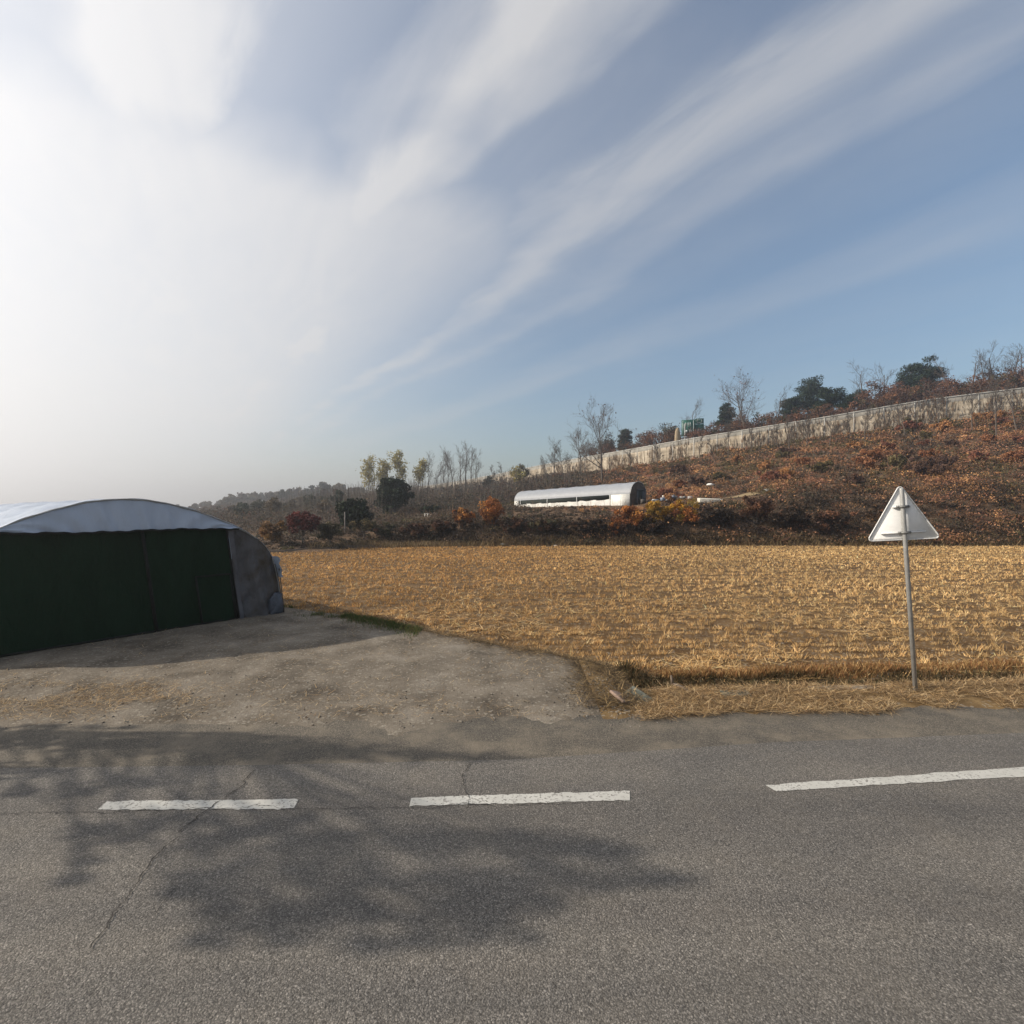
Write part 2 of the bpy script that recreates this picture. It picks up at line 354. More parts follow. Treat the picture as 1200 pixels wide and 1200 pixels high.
# hillside sheet, column by column
us = np.unique(np.concatenate([np.linspace(-1500, 150, 24), np.linspace(150, 1350, 230), np.linspace(1350, 2600, 30)]))
ts = np.concatenate([np.linspace(0, 1, 110)[:-1] * 0.62, np.linspace(.62, 1, 40)])
Yr = 33.0 * (880 / 33.0) ** ts
UU, YY = np.meshgrid(us, Yr, indexing='ij')
edge = yfar((UU - 600) / 600 * 40)
YY = np.maximum(YY, edge - 0.3 - 0.002 * (YY < edge))
XX = (UU - 600) / 600 * YY
ZZ = hz(XX.ravel(), YY.ravel()); n1, n2 = UU.shape
i = np.arange(n1 - 1)[:, None] * n2; j = np.arange(n2 - 1)[None, :]
tag(MB().add(np.stack([XX.ravel(), YY.ravel(), ZZ], 1), np.stack([i+j, i+n2+j, i+n2+j+1, i+j+1], -1).reshape(-1, 4)).build('hillside', M['hill'], smooth=True), kind='structure')

xs_road = np.concatenate([np.linspace(-90, -10, 40), np.linspace(-9.5, 12, 90), np.linspace(13, 90, 50)])
road = strip('road', xs_road, lambda x: yroad(x) * 0 - 3.6 + np.interp(x, [-90, -10, 10, 90], [3, 0, .3, 9]), yroad, lambda x, y: 0 * x + 0.0, 24, M['road'])
strip('road_shoulder', xs_road, lambda x: yroad(x) - .12 + .05 * (fbm(x*2, x*0, 8) - .5), lambda x: yshould(x) + .25, lambda x, y: -.006 + 0 * x - .02 * np.clip(y - yshould(x), 0, 1), 8, M['shoulder'])
strip('far_roadside', xs_road, lambda x: yroad(x) * 0 - 40., lambda x: -3.4 + np.interp(x, [-90, -10, 10, 90], [3, 0, .3, 9]), lambda x, y: 0 * x - .03 - .1 * sm(-5, -9, y), 12, M['verge'])

def yard_z(x, y):
    d0 = y - yshould(x); d1 = ynear(x) - y
    z = -.006 + .020 * (sm(-.42, .35, d0) - .55) + .034 * (fbm(x*1.6, y*1.6, 23) - .5) * sm(.5, .1, d0) + .012 * (fbm(x*9, y*9, 24) - .5) * sm(.5, .1, d0) + .028 * sm(.0, .6, d0) * (fbm(x*1.1, y*1.1, 21) - .35) * 2 + .012 * (fbm(x*6, y*6, 22) - .5) * sm(0, .3, d0)
    return z - .30 * sm(.35, -.3, d1)
strip('yard', np.concatenate([np.linspace(-70, -14, 40), np.linspace(-13.8, 1.62, 240)]), lambda x: yshould(x) - .45, lambda x: ynear(x) + .5, yard_z, 130, M['yard'], bias=1.25)

def field_z(x, y):
    a = sm(0, .7, y - ynear(x))
    return -.27 + .07 * a + .05 * (fbm(x*.5, y*.5, 41) - .5) + .05 * (fbm(x*3.3, y*3.3, 42) - .5)
def fz1(x, y): return field_z(np.atleast_1d(np.asarray(x, float)), np.atleast_1d(np.asarray(y, float)))
strip('field', np.concatenate([np.linspace(-40, -12, 40), np.linspace(-11.9, 18, 200), np.linspace(18.3, 70, 110)]), lambda x: ynear(x) - .1, lambda x: yfar(x) + .6, field_z, 200, M['field'], bias=1.7)

def verge_z(x, y):
    d = y - yshould(x); L = ynear(x) - yshould(x)
    t = d / np.maximum(L, .3)
    ch = sm(.42, .56, t) * sm(1.06, .90, t) * sm(1.4, 2.6, x)
    return -.012 + .012 * sm(-.1, .1, t) + .03 * (fbm(x*3, y*3, 63) - .5) * sm(.3, .05, t) + .05 * sm(0, .35, t) * (.5 + fbm(x*2, y*2, 51)) - .46 * ch - .25 * sm(.84, 1.05, t) + .03 * (fbm(x*5, y*5, 52) - .5) * sm(0, .2, t)
strip('verge', np.concatenate([np.linspace(1.1, 12, 120), np.linspace(12.3, 70, 90)]), lambda x: yshould(x) - .18, lambda x: ynear(x) + .25, verge_z, 40, M['verge'])

# ------------------------------------------------------------------ road markings and cracks (parts of the road)
def dash(pa, z=.004):
    pts = [P(u, v) for u, v in pa]
    mb = MB(); n = 40
    a0, a1, b0, b1 = [np.array(p) for p in pts]      # bottom-left, bottom-right, top-left, top-right
    t = np.linspace(0, 1, n)
    rng = np.random.default_rng(int(pa[0][0]) + 999)
    bot = a0 + (a1 - a0) * t[:, None]; top = b0 + (b1 - b0) * t[:, None]
    bot[:, 1] += rng.normal(0, .006, n); top[:, 1] += rng.normal(0, .006, n)
    V = np.concatenate([bot, top]); V[:, 2] = z
    k = np.arange(n - 1); mb.add(V, np.stack([k, k + 1, n + k + 1, n + k], 1))
    mb.build('lane_marking', M['paint'], road)
dash([(114,949.5),(344,948),(126,939),(350,937)])
dash([(480,945),(738,938),(482,935),(738,927)])
dash([(909,927.5),(1330,902),(897,920.5),(1330,890)])
def crack(px, w, z=.008):
    pts = np.array([P(u, v) for u, v in px]); rng = np.random.default_rng(len(px) * 7 + int(px[0][0]))
    d = np.r_[0, np.cumsum(np.linalg.norm(np.diff(pts, axis=0), axis=1))]; s = np.arange(0, d[-1], .03)
    q = np.stack([np.interp(s, d, pts[:, k]) for k in range(3)], 1)
    jit = (fbm(s*5, s*0, 3) - .5) * .10 + rng.normal(0, .006, len(s))
    t = np.gradient(q, axis=0); t /= np.linalg.norm(t, axis=1)[:, None]; nn = np.stack([-t[:,1], t[:,0], t[:,2]*0], 1)
    q = q + nn * jit[:, None]; ww = .6 * w * (.25 + 1.1 * rng.random(len(s)))
    V = np.concatenate([q - nn * ww[:, None] / 2, q + nn * ww[:, None] / 2]); V[:, 2] = z; n = len(s); k = np.arange(n - 1)
    MB().add(V, np.stack([k, k+1, n+k+1, n+k], 1)).build('crack', M['crack'], road)
crack([(297,903),(285,920),(255,940),(235,955),(207,978)], .016)
crack([(205,982),(168,1020),(140,1062),(104,1116)], .013)
crack([(553,893),(541,910),(543,925),(550,938),(545,950)], .012)
crack([(-40,956),(110,952),(300,946),(370,949),(480,946),(690,943)], .010)
crack([(210,1035),(190,1062),(175,1082)], .006)

# ------------------------------------------------------------------ blades and leaves
def blades(rng, base, h, w, lean, col, mb):
    n = len(base); a = rng.random(n) * 2 * math.pi
    d = np.stack([np.cos(a), np.sin(a), 0*a], 1); la = rng.random(n) * 2 * math.pi
    tip = base + np.stack([np.cos(la) * lean, np.sin(la) * lean, h], 1)
    V = np.stack([base - d * w[:, None]/2, base + d * w[:, None]/2, tip + d * w[:, None]*.22, tip - d * w[:, None]*.22], 1).reshape(-1, 3)
    mb.add(V, np.arange(4*n).reshape(-1, 4), np.repeat(col, 4, 0))
def leaves(rng, C, size, col, mb, aspect=.6, flat=0.0):
    n = len(C); nn = rng.normal(size=(n, 3)); nn[:, 2] += flat * np.sign(nn[:, 2]); nn /= np.linalg.norm(nn, axis=1)[:, None]
    r = rng.normal(size=(n, 3)); t = np.cross(nn, r); t /= np.linalg.norm(t, axis=1)[:, None]; b = np.cross(nn, t)
    s = np.broadcast_to(np.asarray(size), (n,))[:, None] * (.6 + .8 * rng.random((n, 1)))
    V = np.stack([C - t*s*.5, C + b*s*aspect*.5, C + t*s*.5, C - b*s*aspect*.5], 1).reshape(-1, 3)
    mb.add(V, np.arange(4*n).reshape(-1, 4), np.repeat(col, 4, 0))
def pal(rng, n, cols, jit=.18):
    cols = np.array(cols); c = cols[rng.integers(0, len(cols), n)]
    return np.clip(c * (1 + rng.normal(0, jit, (n, 1))), .004, .95)

# stubble rows
rng = np.random.default_rng(11)
ang = R(1.5); ca, sa = math.cos(ang), math.sin(ang)
rows = np.arange(-8, 60, .40); colsx = np.arange(-30, 62, .17)
gx, gy = np.meshgrid(colsx, rows); gx = (gx + (np.arange(len(rows)) * .07 % .17)[:, None] + rng.uniform(-.04, .04, (len(rows), 1))).ravel() + rng.normal(0, .035, gx.size); gy = gy.ravel() + rng.normal(0, .03, gy.size)
X = gx * ca - gy * sa; Y = gx * sa + gy * ca + .15 * np.sin(X * .12)
trough = sm(.35, -.9, np.sin((Y - .05 * X) * 2 * math.pi / 1.15 + 3 * fbm(X / 9, Y / 9, 73))) * sm(.25, .5, fbm(X / 6, Y / 2.5, 74))
ok = (rng.random(len(X)) > .70 * trough) & (Y > ynear(X) + .05) & (Y < yfar(X) - .1) & (np.abs(X) < Y * 1.12 + 2) & (rng.random(len(X)) > .08)
X, Y = X[ok], Y[ok]; Z = field_z(X, Y)
tint = fbm(X / 3.5, Y / 1.8, 71)[:, None]
SC = np.array([(.73,.49,.225), (.61,.39,.165), (.83,.595,.305), (.46,.28,.12)])
mb = MB()
for lo, hi, nb, wd in ((0, 14, 26, .010), (14, 24, 13, .018), (24, 60, 8, .034)):
    k = (Y >= lo) & (Y < hi); n = k.sum()
    bx = np.repeat(X[k], nb) + rng.normal(0, .042, n*nb); by = np.repeat(Y[k], nb) + rng.normal(0, .036, n*nb)
    h = np.repeat(rng.uniform(.05, .13, n), nb) * rng.uniform(.6, 1.15, n*nb)
    c = pal(rng, n*nb, SC) * (.62 + .56 * np.repeat(tint[k], nb, 0)) * np.repeat(1 - sm(9, -9, X[k] - .15 * Y[k])[:, None] * np.array([.10, .22, .36]), nb, 0) * np.repeat(1 + rng.normal(0, .16, (n, 1)), nb, 0)
    blades(rng, np.stack([bx, by, np.repeat(Z[k], nb) - .015], 1), h, np.full(n*nb, wd), h * rng.uniform(.2, 1.2, n*nb), c, mb)
tag(mb.build('stubble', M['straw']), kind='stuff')
# loose straw lying over the field
mb = MB(); n = 70000
Y = 8.2 + 32 * rng.random(n) ** 1.9; X = (rng.random(n) * 2.2 - 1.1) * (Y + 1)
ok = (Y > ynear(X)) & (Y < yfar(X)) & (fbm(X / 1.6, Y * 1.1, 77) > .46) & (rng.random(n) < np.interp(Y, [8, 13, 24], [1, .8, .35])); X, Y = X[ok], Y[ok]; n = len(X)
L = rng.uniform(.12, .4, n); blades(rng, np.stack([X, Y, field_z(X, Y) + rng.uniform(.005, .05, n)], 1), rng.uniform(-.01, .05, n), np.clip(.006 + Y * .0006, .006, .03), L, pal(rng, n, SC * 1.08), mb)
tag(mb.build('loose_straw', M['straw']), kind='stuff')

# straw heap along the field's near edge and on the verge
mb = MB(); n = 75000
X = 1.3 + 23 * rng.random(n) ** 1.3; t = rng.random(n)
Y0 = yshould(X); L_ = ynear(X) - Y0
Y = Y0 + L_ * (-.09 + .05 * fbm(X * 2.5, X * 0, 83) + .44 * t) 
ok = (fbm(X * 1.8, Y * 2.2, 81) > .41 - .2 * sm(.1, .6, t) + .12 * sm(.12, 0, t)) & (np.hypot(X - 1.62, (Y - 6.9) * .8) > .30) & (X > 1.45 + .3 * rng.random(n)) & (np.hypot(X - 5.6, Y - 7.0) > .16 * rng.random(n) + .06); X, Y = X[ok], Y[ok]; n = len(X)
GC = np.array([(.54,.37,.18), (.42,.27,.125), (.62,.46,.26), (.26,.16,.08), (.48,.35,.20), (.17,.11,.06), (.12,.08,.05)])
blades(rng, np.stack([X, Y, verge_z(X, Y) + rng.uniform(0, .05, n)], 1), rng.uniform(-.01, .06, n), rng.uniform(.003, .008, n), rng.uniform(.04, .20, n), pal(rng, n, GC), mb)
tag(mb.build('dry_grass_mat', M['straw']), kind='stuff')
# ditch weeds: reddish above, dark green brown in the channel
mb = MB(); n = 80000
X = 1.75 + 24 * rng.random(n) ** 1.3; t = rng.uniform(.40, 1.2, n); Y = yshould(X) + (ynear(X) - yshould(X)) * t
dens_ = fbm(X * 1.1, Y * 1.5, 91); ok = dens_ > .30; X, Y, t = X[ok], Y[ok], t[ok]; n = len(X)
low = (t + .25 * (fbm(X * .9, X * 0, 97) - .5) < 1.0)[:, None]
c = np.where(low, pal(rng, n, [(.05,.042,.022), (.036,.038,.017), (.075,.05,.026), (.12,.075,.036)]), pal(rng, n, [(.26,.13,.055), (.34,.20,.08), (.20,.10,.045), (.40,.27,.12)]))
hh = rng.uniform(.05, .21, n) * (.3 + 1.1 * fbm(X * 1.4, Y * 2, 95)) * np.where((t > .55) & (t < .95), 1.2, .7)
blades(rng, np.stack([X, Y, verge_z(X, Y) - .01], 1), hh, rng.uniform(.006, .016, n), hh * rng.uniform(.2, .9, n), c, mb)
tag(mb.build('ditch_weeds', M['straw']), kind='stuff')
# straw and twigs on the yard
mb = MB(); n = 170000
Y = rng.uniform(6.0, 13.6, n); X = rng.uniform(-11, 2.2, n)
d1 = ynear(X) - Y; d0 = Y - yshould(X)
wgt = np.exp(-np.clip(d1, 0, 9) / .45) * .9 * sm(-6.6, -1.2, X) + 1.3 * np.exp(-((Y - 6.85) / .45) ** 2) * sm(-3.8, -5.4, X) + .11 * np.exp(-((Y - 6.6) / .5) ** 2) + .05
wgt = wgt * (fbm(X * 1.7, Y * 1.7, 101) > .40) * (d0 > .02) * (d1 > -.25)
ok = rng.random(n) < wgt; X, Y, d1 = X[ok], Y[ok], d1[ok]; n = len(X)
c = pal(rng, n, GC * .95); dk = (d1 < .75) & (X > -3) & (rng.random(n) < .45); c[dk] = pal(rng, dk.sum(), [(.10,.07,.04), (.16,.11,.065), (.07,.05,.035)])
blades(rng, np.stack([X, Y, yard_z(X, Y) + rng.uniform(0, .025, n)], 1), rng.uniform(-.005, .03, n), rng.uniform(.003, .007, n), rng.uniform(.03, .16, n), c, mb)
tag(mb.build('straw_litter', M['straw']), kind='stuff')
# dark stalks and rotten straw along the seam of yard and field
mb = MB(); n = 15000
X = rng.uniform(-3.4, 1.9, n); d1 = np.abs(rng.normal(0, .34, n)) - .18; Y = ynear(X) - d1
X = np.r_[X, rng.normal(1.32, .24, 5000)]; Y = np.r_[Y, rng.uniform(6.5, 8.5, 5000)]; n += 5000
ok = (fbm(X * 2.2, Y * 2.2, 105) > .34) & (rng.random(n) < sm(-3.4, -.6, X)); X, Y = X[ok], Y[ok]; n = len(X)
blades(rng, np.stack([X, Y, np.where(X > 1.4, verge_z(X, Y), np.maximum(yard_z(X, Y), np.where(Y > ynear(X), field_z(X, Y) - .05, -1))) + rng.uniform(0, .05, n)], 1), rng.uniform(-.01, .07, n), rng.uniform(.004, .010, n), rng.uniform(.05, .26, n), pal(rng, n, [(.075,.052,.032), (.12,.085,.05), (.05,.038,.026), (.20,.14,.075), (.36,.25,.12)]), mb)
tag(mb.build('rotten_straw', M['straw']), kind='stuff')
# short green grass in the shed's shade
mb = MB(); n = 16000
X = rng.uniform(-7.0, -1.9, n); Y = ynear(X) + rng.normal(-.25, .28, n)
ok = (fbm(X * 1.4, Y * 1.4, 111) > .42) & (Y < ynear(X) + .25); X, Y = X[ok], Y[ok]; n = len(X)
hh = rng.uniform(.03, .12, n)
blades(rng, np.stack([X, Y, yard_z(X, Y) - .01], 1), hh, rng.uniform(.006, .012, n), hh * .5, pal(rng, n, [(.05,.085,.02), (.075,.10,.03), (.12,.10,.04)]), mb)
tag(mb.build('shade_grass', M['straw']), kind='stuff')
# gravel and clods by the culvert and along the yard
mb = MB(); n = 1500
def clods(mb, X, Y, Z, r, rng, c):
    ico = np.array([(1,0,0),(-1,0,0),(0,1,0),(0,-1,0),(0,0,1),(0,0,-1)], float); fc = np.array([(0,2,4),(2,1,4),(1,3,4),(3,0,4),(2,0,5),(1,2,5),(3,1,5),(0,3,5)])
    n = len(X); a = rng.random(n) * 6.28
    V = ico[None] * (1 + rng.normal(0, .22, (n, 6, 1))) * r[:, None, None] * np.array([1, 1, .65])
    V = np.stack([V[..., 0]*np.cos(a)[:, None] - V[..., 1]*np.sin(a)[:, None], V[..., 0]*np.sin(a)[:, None] + V[..., 1]*np.cos(a)[:, None], V[..., 2]], -1)
    V += np.stack([X, Y, Z], 1)[:, None]
    mb.add(V.reshape(-1, 3), (fc[None] + 6*np.arange(n)[:, None, None]).reshape(-1, 3), np.repeat(c, 6, 0))
X = np.r_[rng.normal(1.25, .28, 700), rng.uniform(-9, 1.5, 500)]; Y = np.r_[rng.normal(7.0, .5, 700), 6.1 + np.abs(rng.normal(0, 1.1, 500)) - .2]
ok = (Y > yshould(X) - .3) & (Y < ynear(X)); X, Y = X[ok], Y[ok]; n = len(X)
clods(mb, X, Y, np.where(X > 1.15, verge_z(X, Y), yard_z(X, Y)) + .004, rng.uniform(.004, .018, n), rng, pal(rng, n, [(.14,.12,.10), (.17,.15,.12), (.22,.2,.17), (.10,.085,.07)]))
tag(mb.build('gravel', M['junk']), kind='stuff')

# ------------------------------------------------------------------ culvert slabs and stick at the verge
def slab(name, c, d, rot, tilt, mat, label, cat):
    me = MB().box((0, 0, 0), d); o = me.build(name, mat); o.location = c; o.rotation_euler = (tilt[0], tilt[1], rot)
    bv = o.modifiers.new('b', 'BEVEL'); bv.width = .012; bv.segments = 2
    return tag(o, label, cat)
p = P(748, 816, .045); slab('concrete_slab', p, (.18, .34, .05), .55, (.25, -.35, 0), M['greenslab'], 'tilted mossy green concrete slab at the culvert by the roadside', 'slab')
p = P(730, 818, .045); slab('broken_board', p, (.25, .30, .04), .5, (.2, .35, 0), M['pinkslab'], 'reddish broken board leaning beside the green culvert slab', 'board')
p = P(862, 814, .05); slab('concrete_cover', p, (.38, .16, .06), .05, (.12, 0, 0), M['greenslab'], 'flat grey green cover over the ditch left of the warning sign', 'ditch cover')
p = P(980, 808, .02); slab('ditch_edging', p, (1.1, .14, .07), .06, (0, 0, 0), M['concrete'], 'long grey concrete edging sunk in the ditch weeds near the warning sign', 'edging')
mb = MB(); a = np.array(P(788, 802, .10)); b = np.array(P(838, 822, .02)); t = np.linspace(0, 1, 9)[:, None]
pts = a + (b - a) * t; pts[:, 2] += .02 * np.sin(t[:, 0] * 9); mb.tube(pts, np.linspace(.022, .012, 9), 7)
mb.tube([a, a + (-.01, .02, .12)], [.022, .016], 6)
tag(mb.build('fallen_branch', M['wood'], smooth=True), 'dark fallen branch with an upturned end lying across the ditch head', 'branch')

# ------------------------------------------------------------------ warning sign
base = np.array(P(1073, 811, .02)); top = np.array(PD(1056.5, 572, base[1]))
sg = empty('warning_sign', tuple(base), 0, 'triangular road warning sign seen from its pale back on a leaning steel pole', 'road sign')
ax = (top - base); Lp = np.linalg.norm(ax); axn = ax / Lp
yaw = R(-14)                                           # back of the plate turned a little to the left
ex = np.array([math.cos(yaw), math.sin(yaw), 0]); ex = ex - axn * ex.dot(axn); ex /= np.linalg.norm(ex); ey = np.cross(axn, ex)
mb = MB(); mb.tube([ -.15 * axn, axn * (Lp - .02), axn * Lp], [.028, .028, .026], 18); mb.build('pole', M['steel'], sg, smooth=False)
def rounded_tri(s, r, n=7):
    h = s * math.sqrt(3) / 2; cs = [(-s/2, 0), (s/2, 0), (0, h)]; out_ = []
    cen = np.array([0, h/3])
    for k, c in enumerate(cs):
        c = np.array(c); dirc = (cen - c) / np.linalg.norm(cen - c); cc = c + dirc * r * 2
        a0 = [R(150), R(270), R(30)][k]
        for j in range(n): a = a0 + R(120) * j / (n - 1); out_.append(cc + r * np.array([math.cos(a), math.sin(a)]))
    return np.array(out_)
zb = Lp - .715
def plate_mesh(tri, y0, y1, mb, lip=0):
    n = len(tri); a = np.array([ex * x + axn * (zb + y) + ey * y0 for x, y in tri]); b = np.array([ex * x + axn * (zb + y) + ey * y1 for x, y in tri])
    mb.add(np.concatenate([a, b]), [tuple(range(n)), tuple(range(2*n-1, n-1, -1))] + [(i_, n + i_, n + (i_+1) % n, (i_+1) % n) for i_ in range(n)])
mb = MB(); plate_mesh(rounded_tri(.885, .035) , .052, .056, mb)
pl = mb.build('plate', M['plate'], sg)
tri = rounded_tri(.885, .035); mb = MB()
ring = np.array([ex * x + axn * (zb + y) + ey * .046 for x, y in np.vstack([tri, tri[:1]])]); mb.tube(ring, .008, 6, cap=False); mb.build('rim', M['plate'], pl)
mb = MB(); plate_mesh(rounded_tri(.865, .03) + np.array([0, .006]), .0575, .0585, mb); mb.build('front_face', M['red'], pl)
mb = MB(); plate_mesh(rounded_tri(.68, .02) + np.array([0, .075]), .0595, .0605, mb); mb.build('front_panel', M['white'], pl)
for zz, hw in ((.10, .27), (.46, .11)):
    br = MB(); c = axn * (zb + zz) + ey * .041
    V = np.array([c + ex*sx_*hw + axn*sz_*.012 + ey*sy_*.009 for sx_ in (-1, 1) for sy_ in (-1, 1) for sz_ in (-1, 1)])
    br.add(V, [(0,1,3,2),(4,6,7,5),(0,4,5,1),(2,3,7,6),(0,2,6,4),(1,5,7,3)]); brace = br.build('brace', M['plate'], sg)
    cl = MB(); an = np.linspace(0, 2*math.pi, 25); c = axn * (zb + zz)
    ringp = np.array([c + ex*math.cos(a_)*.037 + ey*math.sin(a_)*.037 for a_ in an])
    cl.tube(ringp, .017, 8, cap=False)
    for sgn in (-1, 1): 
        cl.tube([c + ex*sgn*.045 - ey*.012, c + ex*sgn*.045 + ey*.036], [.009, .009], 6)
        cl.tube([c + ex*sgn*.030, c + ex*sgn*.075 + ey*.008], [.018, .018], 8)
    cl.build('clamp', M['clampm'], sg)

# ------------------------------------------------------------------ tarpaulin shed
def mat_tarp(name, c, rough, wr, sc=(1, 1, 1), var=.25, transl=0.0, stain=None):
    m, nt, bs = new_mat(name); v = coords(nt, sc)
    n1 = noise(nt, v, 2.2, 5, .6, .6); n2 = noise(nt, v, 9, 4, .6, 1.0)
    col_ = ramp(nt, n1, [(.3, tuple(k*(1-var) for k in c)), (.7, tuple(min(1, k*(1+var)) for k in c))])
    if stain: col_ = mixc(nt, ramp(nt, noise(nt, coords(nt), 1.3, 6, .65, .5), [(.48, (0,0,0)), (.62, (.8,.8,.8))]), col_, stain)
    nt.links.new(col_, bs.inputs['Base Color']); bs.inputs['Roughness'].default_value = rough; bs.inputs['Specular IOR Level'].default_value = .3
    bump(nt, bs, mth(nt, 'ADD', n1, mth(nt, 'MULTIPLY', n2, .5)), wr, .08)
    if transl:
        t = N(nt, 'ShaderNodeBsdfTranslucent'); nt.links.new(col_, t.inputs['Color']); mx = N(nt, 'ShaderNodeMixShader', i_0=transl)
        nt.links.new(bs.outputs[0], mx.inputs[1]); nt.links.new(t.outputs[0], mx.inputs[2]); nt.links.new(mx.outputs[0], nt.nodes['Material Output'].inputs['Surface'])
    return m
M['bluetarp'] = mat_tarp('blue_grey_tarp', (.44, .50, .60), .55, .35, (1, 1, .35), .10, .22)
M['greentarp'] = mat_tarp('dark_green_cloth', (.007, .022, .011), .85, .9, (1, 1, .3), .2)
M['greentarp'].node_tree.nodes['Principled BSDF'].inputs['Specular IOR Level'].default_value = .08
M['browntarp'] = mat_tarp('stained_grey_tarp', (.082, .080, .084), .55, 1.0, (1, 1, .4), .3, .0, (.055, .04, .024))
M['seam'] = mat_plain('black_seam', (.012, .014, .013), .9, var=.3)
M['film'] = mat_tarp('torn_film', (.28, .33, .40), .4, .6, (1, 1, 1), .2, .3)
E = np.array([.6, .8, 0]); Nn = np.array([.8, -.6, 0]); C0 = np.array([-7.74, 10.2, 0]) + .40 * E
shed = empty('tarp_shed', tuple(C0), 0, 'arched farm shed with dark green cloth doors and blue grey tarpaulin roof', 'shed')
def SP(s, z, d=0.0): return E * (s - .125 * z) + Nn * d + np.array([0, 0, z])
prof_d = np.array([0, .35, .7, 1.2, 1.6, 1.96, 2.26, 2.5, 2.65, 2.75, 2.83, 2.865, 2.875, 2.88]); prof_z = np.array([2.77, 2.75, 2.69, 2.54, 2.38, 2.20, 2.03, 1.85, 1.66, 1.46, 1.18, .85, .45, -.05])
def prof(n=60):
    dd = np.r_[-prof_d[::-1], prof_d[1:]]; zz_ = np.r_[prof_z[::-1], prof_z[1:]]
    L = np.r_[0, np.cumsum(np.hypot(np.diff(dd), np.diff(zz_)))]; s = np.linspace(0, L[-1], n); return np.interp(s, L, dd), np.interp(s, L, zz_)
dd, zz_ = prof(90)
def arch_z(d): return np.interp(abs(d), prof_d, prof_z)
rngs = np.random.default_rng(5)
# roof skin, sagging a little between hoops
nb_ = 40; deps = np.linspace(.10, -8.5, nb_); V = []
for k, dp in enumerate(deps):
    sag = .035 * (1 - abs(math.cos(dp * math.pi / 1.2)))
    for d_, z_ in zip(dd, zz_):
        f = 1 - sag * (1 if z_ > .6 else .4) / 2.0
        V.append(SP(d_ * f, max(z_ * f, -.05) + .015 * math.sin(d_ * 7 + dp * 3), dp))
n = len(dd); i = np.arange(nb_ - 1)[:, None] * n; j = np.arange(n - 1)[None, :]
sel = np.stack([i+j, i+n+j, i+n+j+1, i+j+1], -1).reshape(-1, 4)
low_z = zz_[:-1]; keep = np.tile((low_z > 1.30) , nb_ - 1)
roof = MB().add(np.array(V), sel[keep]).build('roof_cover', M['bluetarp'], shed, smooth=True)
MB().add(np.array(V), sel[~keep]).build('side_cover', M['browntarp'], shed, smooth=True)
# gable flap above the doors
GZ = 2.17; ng = 70; dg = np.linspace(-2.02, 2.02, ng); V = []
rowsg = 9
for r_ in range(rowsg):
    t = r_ / (rowsg - 1)
    for d_ in dg:
        zt = arch_z(d_) - .0; zlo = GZ - .03 + .008 * math.sin(d_ * 9) + .007 * math.sin(d_ * 23 + 1) + .012 * math.sin(d_ * 2.3)
        zlo = min(zlo, zt - .01)
        z_ = zt * t + zlo * (1 - t)
        bulge = .11 + .05 * (1 - t) + .030 * math.sin((11 + 6 * (1 - t)) * (d_ - .2) + 2 * math.sin(d_ * 2)) * (.3 + .7 * (1 - t)) + .016 * math.sin(29 * d_ + 3 * t) * (1 - t)
        V.append(SP(d_, z_, bulge - .06 * t))
i = np.arange(rowsg - 1)[:, None] * ng; j = np.arange(ng - 1)[None, :]
MB().add(np.array(V), np.stack([i+j, i+j+1, i+ng+j+1, i+ng+j], -1).reshape(-1, 4)).build('gable_flap', M['bluetarp'], shed, smooth=True)
hem = MB(); hem.tube([SP(d_, GZ - .05 + .008 * math.sin(d_ * 9) + .007 * math.sin(d_ * 23 + 1) + .012 * math.sin(d_ * 2.3), .165) for d_ in dg], .022, 6); hem.build('hem', M['seam'], shed, smooth=True)
def sheet(name, s0, s1, z0, z1, dep, mat, parent, ns=30, nz=20, wr=.02, seed=0, topf=None, s1f=None):
    V = []
    for a in range(nz):
        tz = a / (nz - 1)
        for b in range(ns):
            tb = b / (ns - 1); s = s0 + (s1 - s0) * tb; 
            zt = topf(s) if topf else z1
            z = z0 + (zt - z0) * tz
            wv = wr * (math.sin(s * 6 + 1.7 * math.sin(z * 1.3 + seed)) + .6 * math.sin(s * 15 + z * 2 + seed) + .35 * math.sin(9 * s - 11 * z + seed) * math.sin(3 * z)) * (1.2 - tz * .8)
            V.append(SP(s, z, dep + wv))
    i = np.arange(nz - 1)[:, None] * ns; j = np.arange(ns - 1)[None, :]
    return MB().add(np.array(V), np.stack([i+j, i+j+1, i+ns+j+1, i+ns+j], -1).reshape(-1, 4)).build(name, mat, parent, smooth=True)
for s0, s1, sd in ((-2.3, .15, 1), (.17, 1.80, 4)):
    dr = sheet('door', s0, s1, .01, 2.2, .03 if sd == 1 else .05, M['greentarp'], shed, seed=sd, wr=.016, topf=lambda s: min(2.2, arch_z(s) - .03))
    fr = MB(); fr.tube([SP(s0, .03, .06), SP(s0, min(2.1, arch_z(s0) - .06), .06)], .022, 6); fr.tube([SP(s1, .03, .06), SP(s1, 2.14, .06)], .022, 6); fr.tube([SP(s0, .04, .06), SP(s1, .04, .06)], .018, 6)
    fr.build('door_frame', M['seam'], dr, smooth=True)
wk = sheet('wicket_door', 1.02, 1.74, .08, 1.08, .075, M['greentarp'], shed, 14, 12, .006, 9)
fr = MB()
for a, b in (((1.02, .06), (1.02, 1.08)), ((1.74, .06), (1.74, 1.08)), ((1.02, 1.08), (1.74, 1.08))): fr.tube([SP(a[0], a[1], .085), SP(b[0], b[1], .085)], .02, 6)
fr.build('frame', M['seam'], wk, smooth=True)
sheet('side_tarp', 1.83, 2.86, .0, 2, .06, M['browntarp'], shed, 50, 50, .06, 3, topf=lambda s: arch_z(s) - .015)
